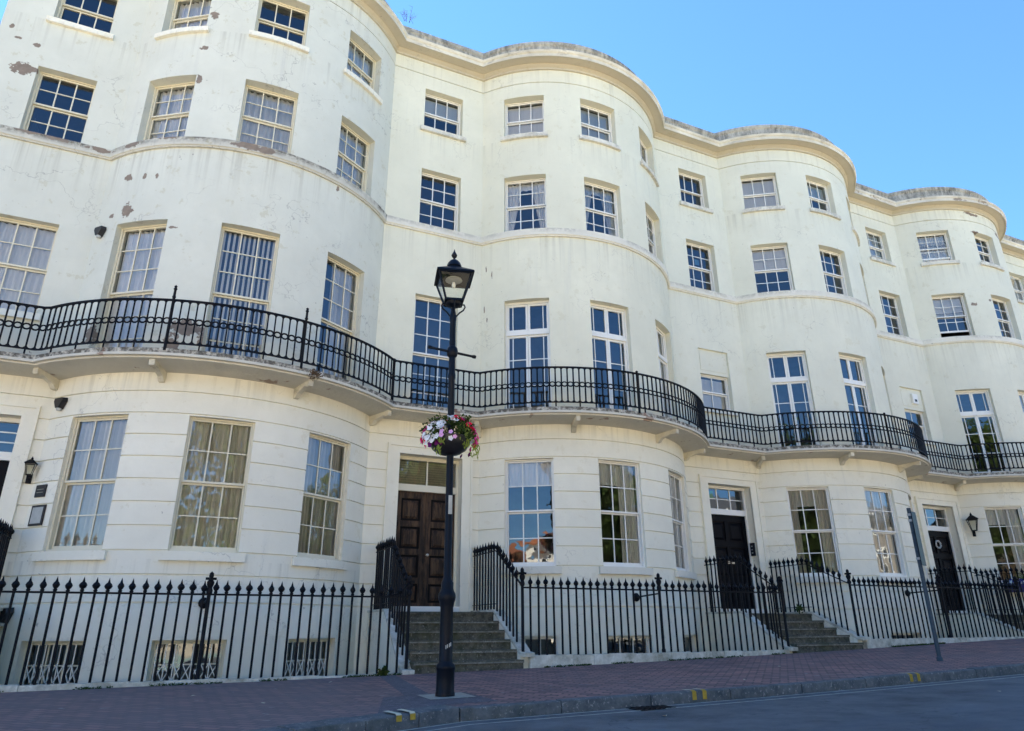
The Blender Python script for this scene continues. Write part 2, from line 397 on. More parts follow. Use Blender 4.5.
# ------------------------------------------------------------------ terrace plan
P = 8.0; X0 = -2.443; BW = 5.566; CY = 2.11; RR = 3.49
def cxk(k): return X0 + BW/2 + P*k                 # centre of bay k (house k+1)
def phi(o): return math.acos((CY+o)/(RR+o))
def arc_pt(k, a, o=0.0):                           # a in degrees from the outward (-Y) axis
    r = RR+o; t = R_(a); return (cxk(k)+r*math.sin(t), CY-r*math.cos(t))
ENDX = -4.85
def starts(k, o): return ENDX-o if k == 0 else cxk(k-1)+(RR+o)*math.sin(phi(o))
def path(k, o, nseg=40, ext=True):
    """plan polyline of house k at outward offset o"""
    pts = []
    if k == 0 and ext: pts.append((ENDX-o, 11.0))
    xs = starts(k, o); xa = cxk(k)-(RR+o)*math.sin(phi(o)); xe = cxk(k)+(RR+o)*math.sin(phi(o))
    pts += [(xs, -o), (xa, -o)]
    f = math.degrees(phi(o))
    for i in range(1, nseg): pts.append(arc_pt(k, -f+2*f*i/nseg, o))
    pts.append((xe, -o))
    if k == 4 and ext: pts += [(xe+1.6, -o), (xe+1.6+o, 11.0)] if False else [(37.0+o, -o), (37.0+o, 11.0)]
    return pts
def sweep(mb, k, prof, nseg=40, ext=True, close=False, m=0, caps=True):
    rows = [[mb.vert((x, y, z)) for x, y in path(k, o, nseg, ext)] for o, z in prof]
    pairs = list(zip(rows, rows[1:])) + ([(rows[-1], rows[0])] if close else [])
    for A, B in pairs:
        for i in range(len(A)-1): mb.face((A[i], A[i+1], B[i+1], B[i]), m)
    if close and caps:
        mb.face([r[0] for r in rows], m); mb.face([r[-1] for r in rows][::-1], m)
def arc_block(mb, k, a0, a1, z0, z1, o0, o1, n=8, m=0):
    A = [arc_pt(k, a0+(a1-a0)*i/n, o0) for i in range(n+1)]
    B = [arc_pt(k, a0+(a1-a0)*i/n, o1) for i in range(n+1)]
    for i in range(n):
        mb.hexa([(*B[i], z0), (*B[i+1], z0), (*A[i+1], z0), (*A[i], z0), (*B[i], z1), (*B[i+1], z1), (*A[i+1], z1), (*A[i], z1)], m)

# windows: centre angles on the bow and half widths
WANG = (-34.2, -0.9, 33.0); WH = 8.65
def fr_arc(k, a):                                   # window frame: plane just behind the wall face
    t = R_(a); n = (math.sin(t), -math.cos(t)); u = (math.cos(t), math.sin(t))
    d = RR*math.cos(R_(WH))
    return ((cxk(k)+n[0]*d, CY+n[1]*d), u, n)
def fr_flat(x): return ((x, 0.0), (1, 0), (0, -1))
HW = RR*math.sin(R_(WH))                            # half width of a bow window
RECS = {'basement': .14, 'ground': .10, 'first': .17, 'third': .20, 'fourth': .21}   # depth of the reveals
REC = 0.17
RECX = 4.465                                        # centre of recess windows of house 2 (house k+1: + 8)
RHW = 0.515
def recx(k): return RECX + P*(k-1)
DX0, DX1 = 3.78-P, 5.16-P                           # door opening of house 1 (k=0)

FLOORS = { 'basement': (-1.5, -.13), 'ground': (1.17, 3.39), 'first': (4.36, 7.17), 'third': (9.03, 10.6), 'fourth': (11.83, 13.07)}
def openings(k):
    """list of (kind, index, (segment, lo, hi), z0, z1); segment 'r' recess in x, 'a' arc in degrees"""
    L = []
    for fl, (z0, z1) in FLOORS.items():
        for i, a in enumerate(WANG): L.append((fl, i+1, ('a', a-WH, a+WH), z0, z1))
        if fl in ('first', 'third', 'fourth'):
            zz0 = z0
            if fl == 'first': zz0 = {0: 5.30, 1: 4.36}.get(k, 5.45)
            x = recx(k); L.append((fl, 0, ('r', x-RHW, x+RHW), zz0, z1))
    L.append(('door', 0, ('r', DX0+P*k, DX1+P*k), .42, 3.43))
    return L

GROOVES = [3.80, 3.42, 3.05, 2.68, 2.31, 1.94, 1.565, 1.185, .82, .41]
def make_wall(k, parent):
    ops = openings(k)
    zs = {-2.6: 0, 14.0: 0}
    for g in GROOVES:
        zs[g-.013] = 0; zs[g-.008] = -.032; zs[g+.008] = -.032; zs[g+.013] = 0
    zs[13.486] = 0; zs[13.489] = -.035; zs[13.511] = -.035; zs[13.514] = 0
    for o in ops: zs.setdefault(o[3], 0); zs.setdefault(o[4], 0)
    # drop groove levels that collide with opening edges
    keys = sorted(zs)
    levels = [(z, zs[z]) for z in keys]
    # columns
    f = math.degrees(phi(0))
    ex = set()
    for o in ops:
        if o[2][0] == 'r': ex |= {o[2][1], o[2][2]}
    xs0 = starts(k, 0); xa = cxk(k)-BW/2
    ex = sorted(ex); cols = [('r', xs0)] + [('r', x) for x in ex if x > xs0+1e-3] + [('r', xa)]
    br = {-f, f}
    for a in WANG: br |= {a-WH, a+WH}
    br = sorted(br); arc = []
    for a, b in zip(br, br[1:]):
        n = max(1, round((b-a)/2.8))
        arc += [a+(b-a)*i/n for i in range(n)]
    arc.append(f)
    cols += [('a', a) for a in arc[1:]]
    if k == 4: cols += [('e', 37.0)]
    mb = MB()
    def pt(c, z, o):
        if c[0] == 'r':
            x = c[1]
            if c[1] == xs0: x = starts(k, o)
            if c[1] == xa: x = cxk(k)-(RR+o)*math.sin(phi(o))
            return (x, -o, z)
        if c[0] == 'e': return (c[1], -o, z)
        if abs(c[1]) > f-1e-3:
            return (cxk(k)+math.copysign((RR+o)*math.sin(phi(o)), c[1]), -o, z)
        x, y = arc_pt(k, c[1], o); return (x, y, z)
    grid = [[mb.vert(pt(c, z, o)) for c in cols] for z, o in levels]
    def inside(c0, c1, z0, z1):
        zm = (z0+z1)/2
        for o in ops:
            if not (o[3]-1e-4 <= zm <= o[4]+1e-4): continue
            if o[2][0] == 'r' and c0[0] == 'r' and c1[0] == 'r':
                if o[2][1]-1e-4 <= c0[1] and c1[1] <= o[2][2]+1e-4: return True
            if o[2][0] == 'a' and c1[0] == 'a':
                lo = c0[1] if c0[0] == 'a' else -f
                if o[2][1]-1e-4 <= lo and c1[1] <= o[2][2]+1e-4: return True
        return False
    for j in range(len(levels)-1):
        for i in range(len(cols)-1):
            if inside(cols[i], cols[i+1], levels[j][0], levels[j+1][0]): continue
            mi = 1 if levels[j][0] < 4.0 else 0
            mb.face((grid[j][i], grid[j][i+1], grid[j+1][i+1], grid[j+1][i]), mi)
    # reveals
    for o in ops:
        z0, z1 = o[3], o[4]
        rec = .30 if o[0] == 'door' else RECS[o[0]]+.05
        mi = 1 if z1 < 4.0 else 0
        if o[2][0] == 'r':
            x0, x1 = o[2][1], o[2][2]
            out = [(x0, 0.), (x1, 0.)]; inn = [(x0, rec), (x1, rec)]
        else:
            F = fr_arc(k, (o[2][1]+o[2][2])/2)
            aa = [a for a in arc if o[2][1]-1e-4 <= a <= o[2][2]+1e-4]
            out = [arc_pt(k, a) for a in aa]; inn = []
            for x, y in out:
                u = (x-F[0][0])*F[1][0]+(y-F[0][1])*F[1][1]
                inn.append((F[0][0]+F[1][0]*u-F[2][0]*rec, F[0][1]+F[1][1]*u-F[2][1]*rec))
        O0 = [mb.vert((*q, z0)) for q in out]; O1 = [mb.vert((*q, z1)) for q in out]
        I0 = [mb.vert((*q, z0)) for q in inn]; I1 = [mb.vert((*q, z1)) for q in inn]
        for i in range(len(out)-1):
            mb.face((O0[i], I0[i], I0[i+1], O0[i+1]), mi)
            mb.face((O1[i], O1[i+1], I1[i+1], I1[i]), mi)
        mb.face((O0[0], O1[0], I1[0], I0[0]), mi); mb.face((O0[-1], I0[-1], I1[-1], O1[-1]), mi)
    wm = [M['wall1'], M['wall2'], M['wall3'], M['wall4'], M['wall3']][k]
    return mb.build('wall', [wm, M['lower'] if k == 0 else M['lower2']], parent, 30)

# ------------------------------------------------------------------ windows
def curtain(F, x0, x1, z0, z1, kind, parent):
    w = x1-x0; mb = MB(); D = -REC-.115
    def P3(u, wv, z): return (F[0][0]+F[1][0]*u+F[2][0]*(D+wv), F[0][1]+F[1][1]*u+F[2][1]*(D+wv), z)
    def sheet(ua, ub, za, zb, folds, amp, fn=None, m=0):
        n = max(8, int(folds*6)); rows = 6
        ph = random.random()*6
        g = []
        for j in range(rows+1):
            t = j/rows; z = zb+(za-zb)*t; row = []
            for i in range(n+1):
                s = i/n; u = ua+(ub-ua)*s
                if fn: u = fn(s, t)
                row.append(mb.vert(P3(u, amp*math.sin(s*folds*2*math.pi+ph)+amp*.4*math.sin(s*folds*4.7+t*2), z)))
            g.append(row)
        for j in range(rows):
            for i in range(n): mb.face((g[j][i], g[j][i+1], g[j+1][i+1], g[j+1][i]), m)
    mat = M['net']
    if kind == 'net': sheet(x0, x1, z0, z1, 9*w, .022)
    elif kind == 'netright': sheet(x0+w*.36, x1, z0, z1, 7*w, .022)
    elif kind == 'grey': sheet(x0, x1, z0, z1, 11*w, .028); mat = M['netgrey']
    elif kind == 'strips':
        mat = M['blind']
        for i in range(11):
            u = x0+w*(i+.5)/11
            sheet(u-.022, u+.022, z0, z1, .5, .008)
    elif kind == 'half': sheet(x0, x1, z1-(z1-z0)*.24, z1, 9*w, .015)
    elif kind == 'sides':
        sheet(x0, x0+w*.24, z0, z1, 3, .03); sheet(x1-w*.3, x1, z0, z1, 3, .03)
        sheet(x0, x1, z1-(z1-z0)*.2, z1, 8*w, .02); mat = M['drape']
    elif kind == 'rightdrape':
        sheet(x1-w*.42, x1, z0, z1, 4, .03); sheet(x0, x1-w*.42, z1-(z1-z0)*.22, z1, 5, .02); 
    elif kind == 'tied':
        sheet(0, 0, z0, z1, 4, .02, lambda s, t: x0+s*w*(.38-.26*t)); sheet(0, 0, z0, z1, 4, .02, lambda s, t: x1-(1-s)*w*(.40-.26*t))
        sheet(x0, x1, z1-(z1-z0)*.13, z1, 6, .015)
    elif kind in ('blind', 'blindtop', 'board'):
        zb = z1-(z1-z0)*(.5 if kind == 'blindtop' else 1.0)
        n = int((z1-zb)/.05)
        for i in range(n):
            z = zb+i*.05
            mb.poly([P3(x0, .0, z), P3(x1, .0, z), P3(x1, .012, z+.047), P3(x0, .012, z+.047)])
        mat = M['blinddark'] if kind == 'board' else M['blind']
    if mb.f: mb.build('curtain' if 'bl' not in kind and kind != 'board' else 'blind', mat, parent, 60)

def sash_window(F, hw, z0, z1, parent, mat, cols=3, rows=(2, 2), cur=None, raised=0.0, sill=0.0, label=None):
    """double-hung sash; F origin lies at the chord of the wall face, glass REC behind"""
    mb = MB(); D = -REC
    B = .032
    def fb(u0, u1, za, zb, d0, d1): mb.fbox(F, u0, u1, d0, d1, za, zb)
    # box frame, set in the reveal
    fb(-hw, -hw+B, z0, z1, D-.10, D+.03); fb(hw-B, hw, z0, z1, D-.10, D+.03)
    fb(-hw+B, hw-B, z1-B*.8, z1, D-.10, D+.03)
    fb(-hw+B, hw-B, z0, z0+.045, D-.10, D+.05)
    a, b = -hw+B, hw-B; zb, zt = z0+.045, z1-B*.8
    nr = rows[0]+rows[1]
    zm = zb+(zt-zb)*rows[1]/nr
    panes = []
    for (s0, s1, rr, dd) in ((zm, zt, rows[0], D-.012), (zb+raised, zm+raised, rows[1], D-.058)):
        st = .030; th = .018
        fb(a+.003, a+st, s0, s1, dd-th, dd+th); fb(b-st, b-.003, s0, s1, dd-th, dd+th)
        fb(a+st, b-st, s1-.034, s1-.001, dd-th, dd+th)
        fb(a+st, b-st, s0+.001, s0+(.060 if dd < D-.03 else .036), dd-th, dd+th)
        g0, g1 = s0+.036, s1-.034
        for i in range(1, cols):
            u = a+st+(b-a-2*st)*i/cols; fb(u-.012, u+.012, g0, g1, dd-.012, dd+.012)
        for j in range(1, rr):
            z = g0+(g1-g0)*j/rr
            for i in range(cols):
                ua = a+st+(b-a-2*st)*i/cols+.011; ub = a+st+(b-a-2*st)*(i+1)/cols-.011
                fb(ua, ub, z-.010, z+.010, dd-.011, dd+.011)
        panes.append((a+st*.5, b-st*.5, g0-.01, g1+.01, dd))
    w = mb.build('window', mat, parent, None, label)
    for (ua, ub, za, zb_, dd) in panes:
        gm = MB(); tilt = random.uniform(-.004, .004)
        def Q(u, z, d): return (F[0][0]+F[1][0]*u+F[2][0]*d, F[0][1]+F[1][1]*u+F[2][1]*d, z)
        gm.poly([Q(ua, za, dd), Q(ub, za, dd+tilt), Q(ub, zb_, dd+tilt), Q(ua, zb_, dd)])
        gm.build('pane', M['glass'], w)
    if cur: curtain(F, -hw+B, hw-B, z0+.03, z1-.03, cur, w)
    return w

def french_window(F, hw, z0, z1, parent, mat, cur=None):
    mb = MB(); D = -REC; B = .035
    def fb(u0, u1, za, zb, d0, d1): mb.fbox(F, u0, u1, d0, d1, za, zb)
    fb(-hw, -hw+B, z0, z1, D-.09, D+.03); fb(hw-B, hw, z0, z1, D-.09, D+.03)
    fb(-hw+B, hw-B, z1-.05, z1, D-.09, D+.03); fb(-hw+B, hw-B, z0, z0+.06, D-.09, D+.05)
    zt = 6.38
    fb(-hw+B, hw-B, zt-.05, zt+.05, D-.09, D+.045)
    panes = []
    def leaf(u0, u1, za, zb, side, hs, bot):
        st = .05; th = .022; dd = D-.02
        fb(u0+.002, u0+st, za, zb, dd-th, dd+th); fb(u1-st, u1-.002, za, zb, dd-th, dd+th)
        fb(u0+st, u1-st, zb-st, zb-.001, dd-th, dd+th); fb(u0+st, u1-st, za+.001, za+bot, dd-th, dd+th)
        v = u0+st+.085 if side < 0 else u1-st-.085
        fb(v-.01, v+.01, za+bot, zb-st, dd-.012, dd+.012)
        for h in hs:
            z = za+bot+(zb-st-za-bot)*h
            lo, hi = (u0+st, v-.01), (v+.01, u1-st)
            for p, q in (lo, hi): fb(p, q, z-.010, z+.010, dd-.011, dd+.011)
        panes.append((u0+st*.5, u1-st*.5, za+bot-.01, zb-st+.01, dd))
    for s in (-1, 1):
        u0, u1 = (-hw+B, -.002) if s < 0 else (.002, hw-B)
        leaf(u0, u1, zt+.05, z1-.05, s, (), .05)
        leaf(u0, u1, z0+.06, zt-.05, s, (.33, .69), .10)
    w = mb.build('french_window', mat, parent)
    for (ua, ub, za, zb_, dd) in panes:
        gm = MB(); tilt = random.uniform(-.005, .005)
        def Q(u, z, d): return (F[0][0]+F[1][0]*u+F[2][0]*d, F[0][1]+F[1][1]*u+F[2][1]*d, z)
        gm.poly([Q(ua, za, dd), Q(ub, za, dd+tilt), Q(ub, zb_, dd+tilt), Q(ua, zb_, dd)])
        gm.build('pane', M['glass'], w)
    if cur: curtain(F, -hw+B, hw-B, z0+.03, z1-.03, cur, w)
    return w

CUR = [  # per house: floor -> (recess, bay 1, 2, 3)
 {'ground': (None,'grey','grey','grey'), 'first': ('net','net','strips','netright'), 'third': (None,'net','net','net'), 'fourth': (None,'net',None,'net')},
 {'ground': (None,'half','rightdrape','net'), 'first': (None,None,None,'net'), 'third': (None,'tied','tied',None), 'fourth': ('blindtop','blind','blind',None)},
 {'ground': (None,'sides','net',None), 'first': ('blind',None,None,None), 'third': (None,'blindtop',None,None), 'fourth': (None,'blind','blindtop',None)},
 {'ground': (None,'rightdrape','sides',None), 'first': (None,None,'net',None), 'third': (None,'blindtop',None,None), 'fourth': ('net','net',None,None)},
 {'ground': (None,'sides','net',None), 'first': ('blind',None,None,None), 'third': (None,'net',None,None), 'fourth': ('net',None,'blind',None)},
]
def lattice(F, hw, z0, z1, parent, style):
    """white folding security grille behind a basement window"""
    mb = MB(); D = -REC-.005
    def P3(u, z, d=0): return (F[0][0]+F[1][0]*u+F[2][0]*(D+d), F[0][1]+F[1][1]*u+F[2][1]*(D+d), z)
    n = 7; w = 2*hw
    for i in range(n+1):
        u = -hw+w*i/n; mb.bar(P3(u, z0, .02), P3(u, z1, .02), .016)
    for i in range(n):
        ua, ub = -hw+w*i/n, -hw+w*(i+1)/n; z = z0+.08
        while z < z1-.2:
            mb.bar(P3(ua, z, .034), P3(ub, z+.25, .034), .013); mb.bar(P3(ub, z, .046), P3(ua, z+.25, .046), .013); z += .34
    mb.build('security_grille', M['white'], parent)

# ------------------------------------------------------------------ balcony
RAILO = .60
def balc_samples(k, spacing):
    """points at equal spacing along the railing line"""
    pts = path(k, RAILO, 120, ext=False)
    if k == 0: pts = [(ENDX-RAILO, -RAILO)] + pts[1:]
    L = [0]
    for a, b in zip(pts, pts[1:]): L.append(L[-1]+math.dist(a, b))
    n = round(L[-1]/spacing); out = []
    j = 0
    for i in range(n+1):
        s = min(L[-1]*i/n, L[-1]-1e-6)
        while L[j+1] < s: j += 1
        t = (s-L[j])/(L[j+1]-L[j]+1e-9)
        out.append((pts[j][0]+(pts[j+1][0]-pts[j][0])*t, pts[j][1]+(pts[j+1][1]-pts[j][1])*t))
    return out
ZB, ZT = 4.44, 5.22
def make_balcony(k, parent):
    mb = MB()
    # slab with moulded lip
    sweep(mb, k, [(.003, 4.13), (.60, 4.17), (.60, 4.20), (.66, 4.205), (.66, 4.25), (.63, 4.26), (.63, 4.335), (.003, 4.35)], 40, ext=False, close=False)
    b = mb.build('balcony', M['slab'], parent, 30)
    # railing
    mb = MB(); S = balc_samples(k, .127)
    for i, (x, y) in enumerate(S):
        mb.bar((x, y, ZB-(.09 if i % 4 == 0 else 0)), (x, y, ZT), .024)
        if i == len(S)-1: break
        x2, y2 = S[i+1]
        d = Vector((x2-x, y2-y, 0)); w = d.length; d.normalize(); c = Vector(((x+x2)/2, (y+y2)/2, 0))
        r = w/2
        for zc, a0, a1 in ((ZT-r-.005, 0, 180), (ZB+r+.005, 180, 360)):
            pts = [c+d*(r*math.cos(R_(a0+(a1-a0)*q/6)))+Vector((0,0,zc+r*math.sin(R_(a0+(a1-a0)*q/6)))) for q in range(7)]
            mb.tube(pts, .011, 4, caps=False)
        zc = ZB+.40
        pts = [c+d*(r*.92*math.cos(2*math.pi*q/10))+Vector((0,0,zc+.050*math.sin(2*math.pi*q/10))) for q in range(10)]
        mb.tube(pts, .016, 4, closed=True)
    for a, c2 in zip(S, S[1:]):
        mb.bar((*a, ZT), (*c2, ZT), .045, .028); mb.bar((*a, ZB), (*c2, ZB), .030, .024)
    mb.build('railing', M['iron'], b)
    # newel posts
    posts = {0: (-15.6, 15.0), 1: (1.3,), 2: (-2.0,), 3: (-2.0,), 4: (0.,)}[k]
    for a in posts:
        mb = MB(); x, y = arc_pt(k, a, RAILO+.035)
        top = 5.47 if k == 0 else 5.27
        prof = [(.022, 4.3), (.022, 5.24), (.032, 5.26), (.022, 5.29), (.02, top-.08), (.032, top-.06), (.018, top-.03), (.028, top-.01), (0, top+.02)] if k == 0 else [(.026, 4.3), (.026, 5.24), (.034, 5.25), (0, 5.28)]
        mb.lathe(x, y, prof, 8); mb.build('railing_post', M['iron'], b, 40)
    f = phi(RAILO)
    x = cxk(k)+(RR+RAILO)*math.sin(f); mb = MB()
    mb.lathe(x-.01, -RAILO-.01, [(.03, 4.3), (.03, 5.22), (.04, 5.235), (0, 5.27)], 8); mb.build('railing_post', M['iron'], b, 40)
    # brackets
    def bracket(root, tip):
        mb = MB(); r0 = Vector((*root, 0)); t0 = Vector((*tip, 0)); d = (t0-r0); L = d.length; d.normalize()
        s = Vector((-d.y, d.x, 0))*.045
        prof = [(0, 4.13), (0, 3.94), (.09, 3.95), (.16, 4.02), (L-.15, 4.08), (L-.08, 4.05), (L-.01, 4.06), (L, 4.10), (L, 4.165)]
        for sg in (1, -1):
            pass
        A = [mb.vert(r0+d*q+s+Vector((0,0,z))) for q, z in prof]; B = [mb.vert(r0+d*q-s+Vector((0,0,z))) for q, z in prof]
        mb.face(A); mb.face(B[::-1])
        for i in range(len(A)):
            j = (i+1) % len(A); mb.face((A[i], B[i], B[j], A[j]))
        mb.build('bracket', M['cornice'], b)
    for a in (-18.2, 18.5): bracket(arc_pt(k, a, -.02), arc_pt(k, a, .56))
    f0 = phi(0); 
    for s in (-1, 1):
        bracket((cxk(k)+s*BW/2, .0), (cxk(k)+s*(BW/2+.27), -.50))
    return b

# ------------------------------------------------------------------ door
def make_door(k, parent):
    x0, x1 = DX0+P*k, DX1+P*k; D = .26
    # architrave
    mb = MB(); ax0, ax1 = x0-.26, x1+.24
    def fbx(a, b, z0, z1, y0, y1): mb.box(a, b, y0, y1, z0, z1)
    fbx(ax0, x0, .30, 3.43, -.035, .02); fbx(x1, ax1, .30, 3.43, -.035, .02); fbx(ax0, ax1, 3.43, 3.63, -.035, .02)
    fbx(ax0-.0, ax0+.05, .301, 3.629, -.06, -.035); fbx(ax1-.05, ax1, .301, 3.629, -.06, -.035); fbx(ax0+.05, ax1-.05, 3.58, 3.629, -.06, -.035)
    mb.build('architrave', M['lower2' if k else 'lower'], parent)
    # frame with transom
    mb = MB(); B = .05
    fbx(x0, x0+B, .42, 3.43, D-.05, D+.07); fbx(x1-B, x1, .42, 3.43, D-.05, D+.07)
    fbx(x0+B, x1-B, 3.36, 3.43, D-.05, D+.07); fbx(x0+B, x1-B, 2.70, 2.84, D-.07, D+.07)
    cols = 3 if k != 1 else 2; rows = 1 if k == 1 else (2 if k else 3)
    for i in range(1, cols):
        u = x0+B+(x1-x0-2*B)*i/cols; fbx(u-.015, u+.015, 2.84, 3.36, D-.015, D+.02)
    for j in range(1, rows):
        z = 2.84+.52*j/rows
        for i in range(cols):
            ua = x0+B+(x1-x0-2*B)*i/cols+.015; ub = x0+B+(x1-x0-2*B)*(i+1)/cols-.015
            fbx(ua, ub, z-.01, z+.01, D-.012, D+.018)
    fr = mb.build('door_frame', M['cream'] if k == 1 else M['white'], parent)
    mb = MB(); mb.poly([(x0+B, D, 2.84), (x1-B, D, 2.84), (x1-B, D, 3.36), (x0+B, D, 3.36)]); mb.build('fanlight', M['glass'], fr)
    if k == 1:
        mb = MB()
        for i in range(10): mb.box(x0+B, x1-B, D+.05, D+.055, 2.85+i*.05, 2.85+i*.05+.044)
        mb.build('blind', M['blinddark'], fr)
    # threshold
    mb = MB(); mb.box(x0, x1, -.02, D+.1, .30, .425); mb.build('threshold', M['white'], parent)
    # door leaves
    mat = M['wood'] if k == 1 else M['blackdoor']
    a, b = x0+B, x1-B; z0, z1 = .43, 2.70
    leaves = [(a, (a+b)/2-.003), ((a+b)/2+.003, b)] if k == 1 else [(a, b)]
    for li, (l0, l1) in enumerate(leaves):
        mb = MB(); mb.box(l0, l1, D+.02, D+.05, z0, z1, 1)
        if k == 1: rowz = [(.50,.86),(.98,1.42),(1.54,1.98),(2.10,2.56)]; nc = 1
        else: rowz = [(.56,1.02),(1.18,1.90),(2.04,2.54)]; nc = 2
        # stiles, rails proud; panels fielded
        zc = z0; ws = .11
        segs = []
        for (p, q) in rowz: segs.append((zc, p)); zc = q
        segs.append((zc, z1))
        for (p, q) in segs: mb.box(l0+ws, l1-ws, D-.01, D+.02, p, q)
        mb.box(l0, l0+ws, D-.011, D+.02, z0, z1); mb.box(l1-ws, l1, D-.011, D+.02, z0, z1)
        inner = [(l0+ws, l1-ws)] if nc == 1 else [(l0+ws, (l0+l1)/2-.05), ((l0+l1)/2+.05, l1-ws)]
        if nc == 2: 
            for (p, q) in rowz: mb.box((l0+l1)/2-.05, (l0+l1)/2+.05, D-.0095, D+.02, p, q)
        for (p, q) in rowz:
            for (u, v) in inner:
                g = .045
                i = [mb.vert(t) for t in [(u+g, D+.019, p+g), (v-g, D+.019, p+g), (v-g, D+.019, q-g), (u+g, D+.019, q-g), (u+2*g, D-.006, p+2*g), (v-2*g, D-.006, p+2*g), (v-2*g, D-.006, q-2*g), (u+2*g, D-.006, q-2*g)]]
                for f4 in ((0,1,5,4),(1,2,6,5),(2,3,7,6),(3,0,4,7),(4,5,6,7)): mb.face([i[t] for t in f4])
        d = mb.build('front_door', [mat, M['wooddark']], parent)
        if k == 1 and li == 1 or k != 1:
            hb = MB(); hx = l0+.05 if k == 1 else l0+.09
            hb.lathe(0, 0, [(0,-.0),(.02,0),(.012,.02),(.012,.04),(.03,.055),(.03,.07),(0,.085)], 10)
            hb.v = [(hx+p[0], D-.01-p[2], 1.42+p[1]) for p in hb.v]
            hb.build('door_knob', M['brass'], d, 40)
        if k == 2 or k == 0:
            hb = MB(); hb.box((l0+l1)/2-.13, (l0+l1)/2+.13, D-.018, D-.010, 1.50, 1.56); hb.build('letter_plate', M['brass'], d)
    if k == 3:
        w = MB(); c = Vector(((a+b)/2, D-.05, 2.3))
        w.tube([c+Vector((.105*math.cos(t), random.uniform(-.01,.01), .105*math.sin(t))) for t in [2*math.pi*i/20 for i in range(20)]], [.02+.01*random.random() for _ in range(20)], 6, closed=True)
        tag(w.build('door_wreath', M['silver'], None, 60), 'pale round wreath hung on the black front door at far right', 'wreath')

